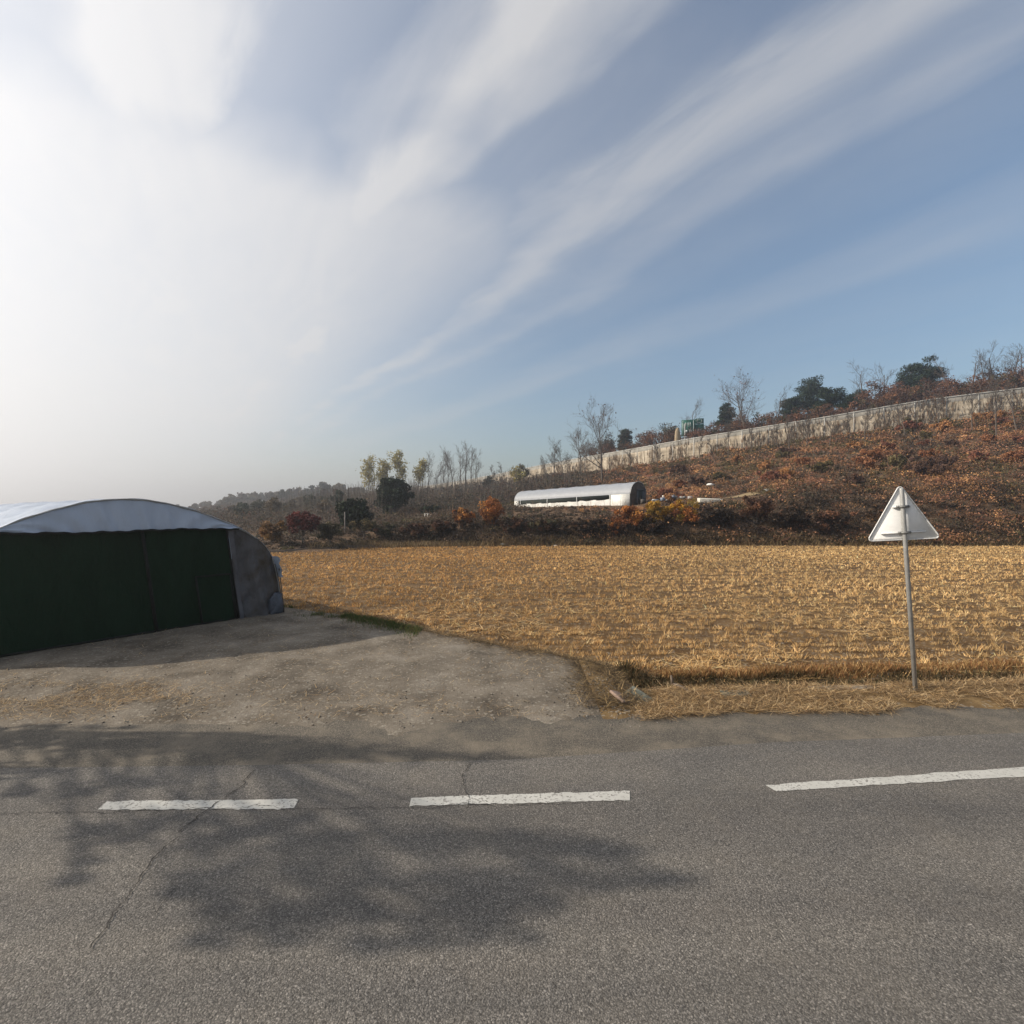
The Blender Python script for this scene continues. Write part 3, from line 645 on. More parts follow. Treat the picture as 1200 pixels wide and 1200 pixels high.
sheet('side_tarp', -2.86, -2.32, .0, 2, .06, M['browntarp'], shed, 18, 20, .03, 8, topf=lambda s: arch_z(s) - .015)
sheet('tarp_edge', 1.82, 1.92, .0, 2.1, .10, mat_tarp('grey_edge', (.095, .095, .105), .6, .5), shed, 8, 30, .025, 5)
# hoop, lashings, torn film
hp = MB(); hp.tube([SP(d_ * .995, z_ * .995, .06) for d_, z_ in zip(dd, zz_)], .017, 7); hp.build('hoop', M['steel'], shed, smooth=True)
fl = MB(); V = []
for a in range(10):
    for b in range(6):
        t = a / 9; z = 1.42 - .52 * t; V.append(SP(arch_z and np.interp(-z, -prof_z, prof_d) + .01 + .02 * math.sin(a * 1.3), z, .04 + b * .05 + .03 * math.sin(a * 2 + b)) + E * (.10 * t * math.sin(b * 1.1) + .04 * b / 5))
i = np.arange(9)[:, None] * 6; j = np.arange(5)[None, :]
fl.add(np.array(V), np.stack([i+j, i+j+1, i+7, i+6], -1).reshape(-1, 4) if False else np.stack([i+j, i+j+1, i+6+j+1, i+6+j], -1).reshape(-1, 4))
fl.build('torn_film', M['film'], shed, smooth=True)
lump = MB(); V = []; nl = 16
for a in range(9):
    ph = a / 8 * math.pi
    for b in range(nl):
        th = b / nl * 2 * math.pi; r_ = .23 * math.sin(ph) ** .7 * (1.15 - .09 * a) * (1 + .30 * math.sin(3 * th + .9 * a) + .22 * math.sin(7 * th + 2 * a))
        V.append(SP(2.64 + r_ * math.cos(th) + .02 * a, .24 - .26 * math.cos(ph) + .04 * math.sin(5 * th), .10 + .45 * r_ * math.sin(th)))
i = np.arange(8)[:, None] * nl; j = np.arange(nl)[None, :]
lump.add(np.array(V), np.stack([i+j, i+(j+1) % nl, i+nl+(j+1) % nl, i+nl+j], -1).reshape(-1, 4))
lump.build('gathered_film', mat_tarp('dirty_film', (.075, .085, .105), .5, .8, (1, 1, 1), .4), shed, smooth=True)
pst = MB(); pst.tube([SP(2.89, -.05, .1), SP(2.9, 1.1, .1)], .014, 7); pst.build('post', M['wood'], shed)

# ------------------------------------------------------------------ greenhouse on the terrace
M['ghfilm'] = mat_tarp('greenhouse_cover', (.26, .275, .30), .5, .2, (1, 1, 1), .08)
M['ghwhite'] = mat_tarp('white_side_film', (.62, .61, .57), .5, .3, (1, 1, 1), .1)
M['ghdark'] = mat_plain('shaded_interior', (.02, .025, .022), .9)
M['ghbrown'] = mat_tarp('rusty_gable_sheet', (.06, .045, .035), .8, .4, (1, 1, 1), .4)
A = np.array([(738.5-600)/600*58., 58., 0]); Bp = np.array([(603-600)/600*71., 71., 0])
zA, zB = H_CAM + (600-592.5)/600*58, H_CAM + (600-598.5)/600*71
gh = empty('greenhouse', (A[0], A[1], zA), 0, 'long low tunnel greenhouse with grey roof and white sides on the terrace', 'greenhouse')
Lv = Bp - A; Lg = np.linalg.norm(Lv); gx_ = Lv / Lg; gy_ = np.array([-gx_[1], gx_[0], 0]) * -1.0   # across, away from camera
if gy_[1] < 0: gy_ = -gy_
Wg = 3.4; Hg = 2.75
def G(l, wv, z): return gx_ * l + gy_ * wv + np.array([0, 0, z + (zB - zA) * l / Lg])
na = 22
def garch(t):                                           # t 0..1 across: vertical side then an arc
    a = math.pi * t; return Wg/2 - Wg/2 * math.cos(a) * (1.0), 1.35 + (Hg - 1.35) * math.sin(a) ** 1.0
V = []; nl_ = 30
for l in range(nl_):
    for t in np.linspace(0, 1, na):
        wv, z = garch(t); V.append(G(Lg * l / (nl_-1), wv - .06 * math.cos(math.pi*t), z + .03 * math.sin(l * 1.9) * math.sin(math.pi * t)))
i = np.arange(nl_-1)[:, None] * na; j = np.arange(na-1)[None, :]
MB().add(np.array(V), np.stack([i+j, i+j+1, i+na+j+1, i+na+j], -1).reshape(-1, 4)).build('roof_cover', M['ghfilm'], gh, smooth=True)
def gbox(mb, l0, l1, w0, w1, z0, z1):
    V = [G(l, w_, z) for l in (l0, l1) for w_ in (w0, w1) for z in (z0, z1)]
    mb.add(V, [(0,1,3,2),(4,6,7,5),(0,4,5,1),(2,3,7,6),(0,2,6,4),(1,5,7,3)])
mb = MB(); 
nl2 = 60; V = []
for l in range(nl2):
    for k, z in enumerate((-.5, .2, .45, .82)):
        V.append(G(Lg * l / (nl2-1), -.02 + .05 * math.sin(l * 1.1) * (k in (1, 2)) - .04 * (k == 0), z + (.05 * math.sin(l * .9) if k == 3 else 0)))
i = np.arange(nl2-1)[:, None] * 4; j = np.arange(3)[None, :]
mb.add(np.array(V), np.stack([i+j, i+j+1, i+4+j+1, i+4+j], -1).reshape(-1, 4)); mb.build('side_curtain', M['ghwhite'], gh, smooth=True)
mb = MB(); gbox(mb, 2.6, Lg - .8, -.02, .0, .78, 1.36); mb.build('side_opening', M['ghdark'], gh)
mb = MB(); gbox(mb, 0.02, 2.6, -.05, -.03, -.4, 1.36); mb.build('end_panel', M['ghwhite'], gh)
mb = MB(); gbox(mb, Lg - .8, Lg - .02, -.05, -.03, -.4, 1.36); mb.build('end_panel', M['ghwhite'], gh)
mb = MB(); gbox(mb, .0, Lg, Wg - .02, Wg + .02, -.5, 1.4); mb.build('rear_wall', M['ghwhite'], gh)
for l in np.linspace(2.7, Lg - 1.2, 4):
    mb = MB(); mb.tube([G(l, -.09, -.4), G(l, -.09, 1.36)], .035, 6); mb.build('side_post', M['white'], gh)
def gable(l, mat, nm):
    pts = [(0, -.4)] + [garch(t) for t in np.linspace(0, 1, na)] + [(Wg, -.4)]
    mb = MB(); n = len(pts); V = [G(l - .03, w_, z) for w_, z in pts] + [G(l + .03, w_, z) for w_, z in pts]
    mb.add(V, [tuple(range(n)), tuple(range(2*n-1, n-1, -1))] + [(k, n+k, n+(k+1) % n, (k+1) % n) for k in range(n)])
    return mb.build(nm, mat, gh)
gable(0, M['ghbrown'], 'front_gable'); gable(Lg, M['ghwhite'], 'rear_gable')
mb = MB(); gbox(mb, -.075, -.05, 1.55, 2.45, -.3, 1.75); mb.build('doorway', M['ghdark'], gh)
mb = MB(); gbox(mb, -.11, -.08, 1.25, 1.55, -.3, 1.95); gbox(mb, -.11, -.08, 2.45, 3.2, -.3, 1.95); gbox(mb, -.13, -.115, 1.2, 3.2, 1.75, 1.95); mb.build('door_frame', mat_plain('grey_board', (.055,.06,.07), .8), gh)
mb = MB(); mb.tube([G(-.05, garch(t)[0], garch(t)[1] + .02) for t in np.linspace(0, 1, na)], .05, 6); mb.build('hoop', M['steel'], gh)
for l in (Lg * .16, Lg * .38, Lg * .6, Lg * .82):
    mb = MB(); gbox(mb, l - .5, l + .5, Wg * .5 - .25, Wg * .5 + .35, Hg - .05, Hg + .12); mb.build('roof_vent', M['ghbrown'], gh)

# ------------------------------------------------------------------ highway barrier wall
m, nt, bs = new_mat('barrier_concrete'); v = coords(nt)
streak = noise(nt, coords(nt, (1.2, 1.2, .12)), 1.6, 6, .7, .2); band_ = noise(nt, coords(nt, (.05, .05, 2.2)), 1.2, 3)
c = ramp(nt, streak, [(.32, (.12,.095,.068)), (.50, (.30,.25,.185)), (.72, (.48,.42,.33))])
c = mixc(nt, 1.0, c, ramp(nt, band_, [(.35, (.75,.75,.75)), (.65, (1.15,1.15,1.15))]), 'MULTIPLY')
nt.links.new(c, bs.inputs['Base Color']); bs.inputs['Roughness'].default_value = .9; M['barrier'] = m
M['coping'] = mat_plain('pale_coping', (.34,.33,.30), .85, var=.15, scale=2)
WU = [2300, 1500, 1200, 1080, 965, 880, 800, 730, 640, 550, 470, 400, 330]; WY = [60, 66.5, 75.5, 79, 83, 88, 94, 105, 130, 171, 222, 262, 320]; WV = [330, 420, 454, 468.5, 489, 502, 515, 528, 543, 563, 573, 578.5, 583]
uu = np.linspace(2300, 330, 400); Yw_ = np.interp(-uu, -np.array(WU), WY); Vw = np.interp(-uu, -np.array(WU), WV)
Xw = (uu - 600) / 600 * Yw_; Zw = H_CAM + (600 - Vw) / 600 * Yw_
ker = np.hanning(41); ker /= ker.sum()
def smooth1(a): return np.convolve(np.pad(a, 20, mode='reflect', reflect_type='odd'), ker, 'valid')
Wp = np.stack([smooth1(Xw), smooth1(Yw_), smooth1(Zw)], 1)
dW = np.r_[0, np.cumsum(np.linalg.norm(np.diff(Wp, axis=0), axis=1))]
def wp(s): return np.array([np.interp(s, dW, Wp[:, k]) for k in range(3)])
wall = empty('barrier_wall', tuple(wp(0) - np.array([0, 0, 3.4])), 0, 'long weathered concrete barrier wall climbing along the top of the slope', 'barrier wall')
org = np.array(wall.location)
sw = np.arange(0, dW[-1], 2.0); pw = np.array([wp(s) for s in sw]) - org; tw = np.gradient(pw, axis=0); nw = np.stack([tw[:,1], -tw[:,0], 0*tw[:,0]], 1); nw /= np.linalg.norm(nw, axis=1)[:, None]
def wband(z0, z1, th, name, mat):
    V = np.concatenate([pw + nw*th + (0,0,z0), pw + nw*th + (0,0,z1), pw - nw*th + (0,0,z1), pw - nw*th + (0,0,z0)]); n = len(pw); k = np.arange(n - 1)
    F = np.concatenate([np.stack([a*n+k, a*n+k+1, b*n+k+1, b*n+k], 1) for a, b in ((0,1),(1,2),(2,3))])
    MB().add(V, F).build(name, mat, wall)
wband(-5.2, -.9, .12, 'lower_panel', M['barrier']); wband(-.9, -.14, .09, 'upper_panel', mat_plain('grey_panel', (.25,.235,.205), .85, var=.3, scale=.8)); wband(-.14, 0, .16, 'coping', M['coping'])
for k, s in enumerate(np.arange(8.0, min(dW[-1], 330), 4.1)):
    p_ = wp(s); d_ = wp(s + .5) - wp(s - .5); a_ = math.atan2(d_[1], d_[0])
    MB().box(p_ - org + np.array([0, 0, -2.28]), (.16, .26, 4.6), rot=a_).build('post', M['coping'], wall)

# ------------------------------------------------------------------ trees
def skeleton(rng, H, r0, lv, kids, ang, ratio, clear=.25, up=.25, sides=(7, 5, 4, 3, 3), wob=.10, lean=0.0):
    mb = MB(); tips = []
    def grow(p, d, L, r, level):
        n = 5 if level < 2 else 4; pts = [p]; dd_ = d
        for k in range(n - 1):
            dd_ = dd_ + rng.normal(0, wob, 3) + np.array([0, 0, up * (.3 if level else .1)]); dd_ /= np.linalg.norm(dd_)
            pts.append(pts[-1] + dd_ * L / (n - 1))
        pts = np.array(pts); mb.tube(pts, np.linspace(r, r * (.35 if level else .30), n), sides[level], cap=False)
        if level >= 1:
            tips.append(pts[-1]); tips.append(pts[-2]) 
        if level >= lv: return
        for c in range(kids[level]):
            f = clear + (1 - clear) * (c + rng.random()) / kids[level] if level == 0 else .25 + .75 * (c + rng.random()) / kids[level]
            f = min(f, .98); x = f * (n - 1); k = min(int(x), n - 2); bp = pts[k] + (pts[k+1] - pts[k]) * (x - k); ax_ = pts[k+1] - pts[k]; ax_ /= np.linalg.norm(ax_)
            s_ = np.cross(ax_, rng.normal(size=3)); s_ /= np.linalg.norm(s_) + 1e-9; a = ang[level] * rng.uniform(.7, 1.25)
            nd = ax_ * math.cos(a) + s_ * math.sin(a)
            grow(bp, nd, L * ratio[level] * rng.uniform(.7, 1.2) * (1.1 - .45 * f if level == 0 else 1), max(r * (1 - .6 * f) * .55, .012), level + 1)
    grow(np.zeros(3) - np.array([0, 0, .3]), np.array([lean, 0, 1.0]), H, r0, 0)
    return mb, np.array(tips)
def clump_pts(rng, nclump, dims, cz, cr, per, shell=.55, squash=.8):
    """leaf positions: clumps spread through an uneven ellipsoid"""
    d = rng.normal(size=(nclump, 3)); d /= np.linalg.norm(d, axis=1)[:, None]
    r = (shell + (1 - shell) * rng.random((nclump, 1))) * (1 + rng.normal(0, .12, (nclump, 1)))
    c = d * r * np.array(dims) + np.array([0, 0, cz])
    rr = cr * rng.uniform(.6, 1.4, nclump)
    q = rng.normal(size=(nclump, per, 3)); q /= np.linalg.norm(q, axis=2)[..., None]; q = q * (rng.random((nclump, per, 1)) ** .45) * rr[:, None, None] * np.array([1, 1, squash])
    return (c[:, None] + q), c
def tree_obj(name, loc, label, cat, group=None): return empty(name, loc, 0, label, cat, group)

def bare_tree(u, v_top, Y, label, group=None, seed=0, spread=1.0, r=None, leafcol=None, nleaf=0, name='bare_tree', zoff=0, slender=False, lsize=.3):
    rng = np.random.default_rng(seed + int(u) * 3); b = at(u, Y); H = H_CAM + (600 - v_top) / 600. * Y - b[2]
    if H < 1: print('LOW', label, H); H = 1
    t = tree_obj(name, b, label, 'tree', group)
    if slender: sk, tips = skeleton(rng, H, max(.015*H, .05), 4, (9, 6, 4, 3), (.50*spread, .65, .6, .6), (.30, .5, .55, .55), .32, .34, (6, 4, 3, 3, 3), .09)
    else: sk, tips = skeleton(rng, H*.86, r or .016*H, 4, (10, 6, 5, 4), (.75*spread, .7, .65, .6), (.50, .55, .55, .5), .22, .30, (7, 5, 4, 3, 3), .11)
    sk.build('trunk', M['bark'], t, smooth=True)
    if nleaf:
        mb = MB(); k = rng.integers(0, len(tips), nleaf); C = tips[k] + rng.normal(0, .05*H*.6, (nleaf, 3)); leaves(rng, C, lsize, pal(rng, nleaf, leafcol), mb)
        mb.build('crown', M['leaf'], t)
    return t
def bush(u, Y, wpx, v_top, label, cols, name='shrub', cat='shrub', group=None, seed=0, n=26, per=70, lsize=.22, vbase=None, cr=.34, mat='leaf', shell=.45, stems=True, dark=None, trunk_h=0.0, depth=1.0, jit=.2):
    rng = np.random.default_rng(seed + int(u)); b = list(at(u, Y))
    if vbase is not None: b[2] = H_CAM + (600 - vbase) / 600. * Y
    H = H_CAM + (600 - v_top) / 600. * Y - b[2]; W = wpx / 600. * Y
    if H < .8: print('LOW', label, H); H = .8
    t = tree_obj(name, tuple(b), label, cat, group)
    h0 = trunk_h * H; hh = (H - h0) / 2
    P_, C_ = clump_pts(rng, n, (W/2*.82, W/2*.82*depth, hh*.85), h0 + hh, cr * min(W, 2*hh) / 2 * 1.1, per, shell)
    pc = np.array(cols)[rng.integers(0, len(cols), n)] * (1 + rng.normal(0, jit, (n, 1)))
    cc = np.clip(np.repeat(pc, per, 0) * (1 + rng.normal(0, jit, (n * per, 1))), .004, .9)
    Pl = P_.reshape(-1, 3); kk = Pl[:, 2] > -.1
    mb = MB(); leaves(rng, Pl[kk], lsize, cc[kk], mb, .55); mb.build('crown' if trunk_h else 'foliage', M[mat], t)
    if stems:
        sb = MB()
        if trunk_h:
            sb.tube([(0, 0, -.4), (.02*H, 0, h0), (.0, .02*H, h0 + hh)], [.03*H, .022*H, .012*H], 7)
            for c in C_[:: 2]: sb.tube([(.01*H, 0, h0 * (.8 + .3*rng.random())), (np.array([0,0,h0+.1]) + c) / 2 + rng.normal(0, .05*H, 3), c], [.012*H, .008*H, .004*H], 4, cap=False)
            sb.build('trunk', M['bark'], t, smooth=True)
        else:
            for c in C_[:: 2]: sb.tube([rng.normal(0, .08*W, 3) * np.array([1, 1, 0]) + (0, 0, -.3), c * np.array([.5, .5, .55]) + rng.normal(0, .05*H, 3), c], [.012*H, .008*H, .004*H], 4, cap=False)
            sb.build('stems', M['bark'], t)
    return t
def pine(u, v_top, Y, wpx, label, seed=0, group=None, cols=((.012,.022,.012), (.019,.032,.015), (.03,.042,.02))):
    rng = np.random.default_rng(seed + int(u)); b = at(u, Y); H = H_CAM + (600 - v_top) / 600. * Y - b[2]; W = wpx / 600. * Y
    t = tree_obj('pine_tree', b, label, 'tree', group)
    sb = MB(); xx = np.linspace(0, 1, 7); pts = np.stack([.03*H*np.sin(xx*3), .02*H*np.sin(xx*4+1), xx*H*.97 - .3*(xx == 0)], 1); sb.tube(pts, np.linspace(.028*H, .006*H, 7), 7)
    P_ = []; 
    for k in range(64):
        f = .25 + .73 * (k + rng.random()) / 64; rad = W/2 * (1.12 - .75 * ((f - .25) / .75) ** 1.3) * rng.uniform(.35, 1.05); a = rng.random() * 6.28
        p0 = np.array([np.interp(f, xx, pts[:, 0]), np.interp(f, xx, pts[:, 1]), f*H]); p1 = p0 + np.array([math.cos(a)*rad, math.sin(a)*rad, .05*H*rng.normal() + .02*H])
        sb.tube([p0, (p0+p1)/2 + (0, 0, -.01*H), p1], [.006*H, .004*H, .002*H], 4, cap=False)
        q = rng.normal(size=(190, 3)); q /= np.linalg.norm(q, axis=1)[:, None]; q *= rng.random((190, 1)) ** .4 * W * .16 * np.array([1.2, 1.2, .6]); P_.append(p1 + q)
        q2 = rng.normal(size=(30, 3)) * W * .05 * np.array([1.2, 1.2, .6]); P_.append((p0*.4+p1*.6) + q2)
    P_ = np.concatenate(P_); sb.build('trunk', M['bark'], t, smooth=True)
    mb = MB(); leaves(rng, P_, .46, pal(rng, len(P_), cols, .3), mb, .28); mb.build('crown', M['needle'], t)
    return t

OR = [(.36,.145,.042), (.29,.11,.036), (.40,.19,.055), (.20,.08,.033)]
BK = [(.050,.036,.026), (.040,.029,.021), (.068,.045,.030), (.10,.056,.034)]
BR = [(.13,.065,.038), (.10,.055,.036), (.16,.085,.045), (.085,.05,.038)]
RB = [(.16,.078,.045), (.125,.064,.042), (.20,.10,.055), (.10,.06,.044)]
DG = [(.010,.018,.010), (.015,.025,.013), (.022,.032,.015)]
OL = [(.075,.065,.035), (.055,.052,.030), (.10,.078,.040)]
YG = [(.34,.28,.075), (.26,.23,.06), (.42,.33,.09), (.20,.18,.06)]
YO = [(.46,.25,.035), (.36,.21,.04), (.20,.14,.035), (.50,.30,.05)]

# left middle distance
bush(318, 36.2, 34, 606, 'orange brown bushy tree just right of the tarpaulin shed', [(.20,.11,.05), (.25,.15,.06), (.16,.10,.055)], 'small_tree', 'tree', n=24, per=90, lsize=.2, trunk_h=.15)
bush(354, 37, 46, 597, 'dark red leaved small tree at the far left of the field', [(.085,.022,.02), (.06,.018,.018), (.12,.035,.03)], 'small_tree', 'tree', n=30, per=90, lsize=.22, trunk_h=.3)
bush(386, 38.6, 38, 611, 'dark olive bush between the red tree and the grey post', OL, 'shrub', 'shrub', n=26, per=80, trunk_h=.25, lsize=.2)
bush(414, 46, 44, 583, 'low dark green evergreen left of the tall round evergreen', DG, 'evergreen_tree', 'tree', n=34, per=110, lsize=.32, mat='needle', trunk_h=.1)
bush(426, 40.4, 38, 605, 'thin olive brown tree at the field edge right of the grey post', OL + [(.13,.10,.05)], 'small_tree', 'tree', n=26, per=50, lsize=.18, trunk_h=.3)
bush(448, 41.6, 36, 612, 'low dark shrub below the pale concrete path', BR + OL, 'shrub', 'shrub', n=22, per=90)
bush(461.5, 65, 43, 556.5, 'tall round dark evergreen standing alone above the field', DG, 'evergreen_tree', 'tree', n=75, per=170, lsize=.28, vbase=608, mat='needle', trunk_h=.16, cr=.27, shell=.5)
bush(505, 62, 34, 590, 'low dark green bush behind the two white posts', DG + OL, 'shrub', 'shrub', n=22, per=100, lsize=.25, mat='needle')
# poplars with yellow leaves
for k, (u, vt, wd, lab) in enumerate(((436, 540, 12, 'leftmost slim yellow poplar above the evergreens'), (452, 543, 15, 'short broad yellow green poplar directly behind the round evergreen'), (475, 532, 19, 'tallest yellow green poplar behind the round evergreen'), (489, 540, 17, 'yellow poplar with thin ochre crown next to the bare row'))):
    rngp = np.random.default_rng(60 + k); b = at(u, 140); Hh = H_CAM + (600 - vt) / 600. * 140 - b[2]
    t = tree_obj('poplar_tree', b, lab, 'tree', 'yellow poplars on the far slope')
    sk, tips = skeleton(rngp, Hh * .93, .013 * Hh, 3, (12, 6, 4), (.55, .6, .6), (.30, .55, .5), .25, .30, (6, 4, 3, 3), .09); sk.build('trunk', M['palebark'], t, smooth=True)
    n = 1300; kx = rngp.integers(0, len(tips), n); C = tips[kx] + rngp.normal(0, .45, (n, 3)); mb = MB(); leaves(rngp, C, .45, pal(rngp, n, YG, .25), mb, .7); mb.build('crown', M['leaf'], t)
bl = ['first bare tree beside the yellow poplars', 'slim bare tree, second in the row beyond the poplars', 'forked bare tree, third in the row', 'tall bare tree, fourth in the row', 'tall bare tree in the middle of the row', 'bare tree just right of the row middle', 'tallest bare tree near the right end of the row', 'thin bare tree, last but one in the row', 'bare tree closing the right end of the row']
for k, (u, vt) in enumerate(((501, 536), (509, 541), (517, 533), (525, 531), (532, 535), (539, 528), (546, 526), (552, 531), (558, 534))):
    bare_tree(u, vt, 138 + 3 * (k % 3), bl[k], 'row of tall bare trees on the far slope', seed=k, slender=True)
for k, (u, vt, Y, lab) in enumerate(((577, 548, 120, 'short bare tree in the gap right of the bare row'), (588, 546, 124, 'small bare tree left of the yellow bush'), (650, 521, 104, 'thin bare tree left of the pair beside the wall'), (660, 528, 104, 'twiggy bare tree between two larger bare trees by the wall'), (681, 508, 92, 'bare tree left of the largest bare tree on the slope'), (706, 482, 86, 'largest bare tree, wide open crown above the greenhouse'))):
    bare_tree(u, vt, Y, lab, 'bare trees in front of the wall', seed=30 + k, slender=(k in (0, 1, 2)), leafcol=BR, nleaf=120 if k == 5 else 0)
bush(609, 112, 26, 540, 'yellowish bush in front of the wall left of the greenhouse', YG + OL, 'shrub', 'shrub', n=24, per=80, lsize=.35)
bush(572, 120, 16, 556, 'small dark evergreen bush below the wall at its far end', DG, 'shrub', 'shrub', n=16, per=80, lsize=.35, mat='needle')
# trees behind the wall
def behind(u, add=22): return float(np.interp(-u, -np.array(WU), WY)) + add
for k, (u, vt, wd, lab) in enumerate(((733, 506, 22, 'small dark pine behind the wall right of the big bare tree'), (851, 479, 26, 'dark pine right of the green highway boards'), (946, 449, 44, 'spreading dark pine standing highest in the middle group'), (972, 458, 40, 'dark pine leaning against the middle group from the right'), (1000, 462, 34, 'lower dark pine at the right end of the middle group'), (1066, 434, 42, 'left one of two tall dark pines near the right edge'), (1086, 429, 40, 'right one of two tall dark pines near the right edge'), (925, 468, 30, 'low dark pine at the left end of the middle group'))):
    pine(u, vt, behind(u, 20 + (k % 3) * 4), wd, lab, seed=k, group='pines behind the wall')
labs = [(712, 507, 26, OL+DG, 'dark olive shrub behind the wall at the big bare tree'), (760, 500, 34, OL+BR, 'olive brown shrub behind the wall left of the dome post'), (783, 492, 32, OL+DG, 'dark olive bushy tree left of the green highway boards'), (832, 496, 30, BR, 'brown shrub behind the wall just right of the green boards'), (872, 482, 36, BR, 'brown shrub under the bare tree behind the wall'), (900, 478, 40, BR+OL, 'brown thicket behind the wall left of the middle pines'), (1022, 447, 46, RB, 'reddish brown bushy tree right of the middle pines'), (1046, 442, 44, RB, 'tall reddish brown tree left of the two tall pines'), (1066, 452, 40, RB, 'reddish shrub in front of the two tall pines'), (1112, 442, 46, RB, 'reddish brown shrub right of the two tall pines'), (1140, 436, 50, RB, 'rust coloured bushy tree near the right edge'), (1170, 430, 52, RB, 'tall rust coloured tree close to the right edge'), (1200, 424, 56, RB, 'rust coloured tree cut by the right edge'), (985, 475, 40, RB, 'reddish undergrowth shrub beneath the middle pines')]
for k, (u, vt, wd, cl, lab) in enumerate(labs):
    bush(u, behind(u, 12 + (k % 3) * 3), wd, vt, lab, cl, 'bushy_tree', 'tree', 'brown trees behind the wall', seed=k, n=80, per=80, lsize=.30, cr=.30)
rngb = np.random.default_rng(515)
for k, u in enumerate(np.arange(688, 1215, 19.0)):
    wv_ = float(np.interp(-u, -np.array(WU), WV)); kind = k % 3
    bush(u + rngb.uniform(-5, 5), behind(u, 7), rngb.uniform(26, 42), wv_ - rngb.uniform(9, 24) * np.interp(u, [690, 1000], [.7, 1.25]), ['low brown bush peeking over the barrier wall', 'low reddish bush peeking over the barrier wall', 'low olive brown bush peeking over the barrier wall'][kind], [BR, RB, OL + BR][kind], 'bushy_tree', 'bush', ['low brown bushes', 'low reddish bushes', 'low olive bushes'][kind] + ' behind the wall', seed=k * 5, n=40, per=60, lsize=.28, cr=.32)
bare_tree(876, 447, behind(876, 8), 'tall bare tree with purplish twigs rising behind the wall', seed=50, leafcol=RB, nleaf=160)
for k, (u, vt) in enumerate(((1015, 437), (1032, 434), (1107, 428), (1128, 424), (1150, 421), (1163, 418), (1178, 417), (1192, 414), (812, 478), (905, 466))):
    bare_tree(u, vt, behind(u, 18), ['thin bare tree above the reddish tree right of the middle pines', 'twiggy bare tree left of the two tall pines', 'thin bare tree just right of the two tall pines', 'bare tree above the rust coloured shrubs right of the pines', 'bare tree with several upright stems near the right edge', 'upright bare tree second of the right edge group', 'bare tree third of the right edge group', 'bare tree closest to the right edge', 'bare tree behind the green highway boards', 'bare tree left of the middle pines'][k], 'bare trees behind the wall', seed=70 + k, slender=True, spread=1.3)
# saplings on the slope below the wall
sl_ = [(640, 536, 100), (668, 535, 96), (820, 512, 84), (838, 516, 76), (853, 500, 82), (913, 492, 78), (925, 490, 74), (945, 492, 76), (972, 488, 72), (997, 484, 74), (1013, 480, 70), (1060, 466, 72), (1100, 462, 70), (1140, 456, 68), (1168, 452, 64), (1192, 446, 66), (770, 522, 88), (740, 524, 92), (880, 500, 80)]
for k, (u, vt, Y) in enumerate(sorted(sl_)):
    bare_tree(u, vt, Y, 'thin leafless sapling on the slope in front of the wall', 'leafless saplings on the slope', seed=90 + k, slender=True, name='sapling', spread=1.2)
# coloured shrubs along the bank
for k, (u, Y, wd, vt, cl, lab) in enumerate(((577, 42.8, 38, 580, OR, 'large orange shrub on the bank left of the greenhouse'), (541, 42.8, 34, 593, OR + BR, 'rusty orange shrub left of the large orange shrub'), (738, 42.3, 44, 588, OR, 'orange red shrub below the greenhouse doorway'), (768, 42.8, 34, 586, YO, 'yellow olive shrub beside the greenhouse doorway'), (801, 42.6, 42, 584, YO + OR, 'bright orange yellow shrub right of the greenhouse'), (722, 41.6, 26, 610, OR + BR, 'low rusty shrub at the foot of the bank below the greenhouse'), (884, 42.8, 44, 578, BR + RB, 'tall brown leafy shrub at the right end of the terrace'), (845, 42.2, 54, 592, BK, 'dark brown shrub below the white slab'), (762, 41.6, 60, 607, BK, 'dark brown bramble below the yellow shrubs'), (690, 41.8, 60, 606, BK, 'dark brown bramble under the greenhouse'), (640, 41.8, 60, 606, BK + OL, 'dark bramble below the middle of the greenhouse'), (604, 41.9, 50, 604, BK + BR, 'dark bramble right of the large orange shrub'), (517, 41.8, 56, 607, BK + BR, 'dark bramble left of the rusty orange shrub'), (482, 41.5, 50, 612, BR, 'brown bramble under the two white posts'), (925, 42.2, 60, 592, BK, 'dark brown bramble right of the tall brown shrub'), (975, 42, 60, 596, BK + RB, 'brown bramble left of the warning sign'))):
    bush(u, Y, wd, vt, lab, cl, 'shrub' if k < 7 else 'bramble', 'shrub', 'shrubs along the bank', seed=k, n=40, per=110, lsize=.17, cr=.28, depth=.6, shell=.3)

# single rounded bushes standing out on the open slope
rngb = np.random.default_rng(909)
for k in range(44):
    for _ in range(50):
        u = rngb.uniform(770, 1240); Y = rngb.uniform(50, 76)
        if Y < np.interp(-u, -np.array(WU), WY) - 3 and not (795 < u < 900 and Y < 58): break
    Y0 = Y; b_ = at(u, Y); hgt = rngb.uniform(.9, 1.9); vt = 600 - (b_[2] + hgt - H_CAM) * 600 / Y
    cl = [[(.29,.135,.065), (.24,.108,.055)], [(.37,.19,.08), (.32,.16,.07)], [(.13,.075,.05), (.10,.06,.045)], [(.24,.10,.06), (.19,.085,.055)], [(.11,.09,.045), (.14,.11,.05)]][k % 5]
    bush(u, Y, hgt * rngb.uniform(1.5, 2.4) * 600 / Y, vt, ['russet bush on the open slope below the wall', 'orange brown bush on the open slope below the wall', 'dark brown bush on the open slope below the wall', 'reddish bush on the open slope below the wall', 'olive bush on the open slope below the wall'][k % 5], cl, 'shrub', 'shrub', ['russet', 'orange brown', 'dark brown', 'reddish', 'olive'][k % 5] + ' bushes on the open slope', seed=k * 13, n=22, per=70, lsize=.24, cr=.34, shell=.35, jit=.14)

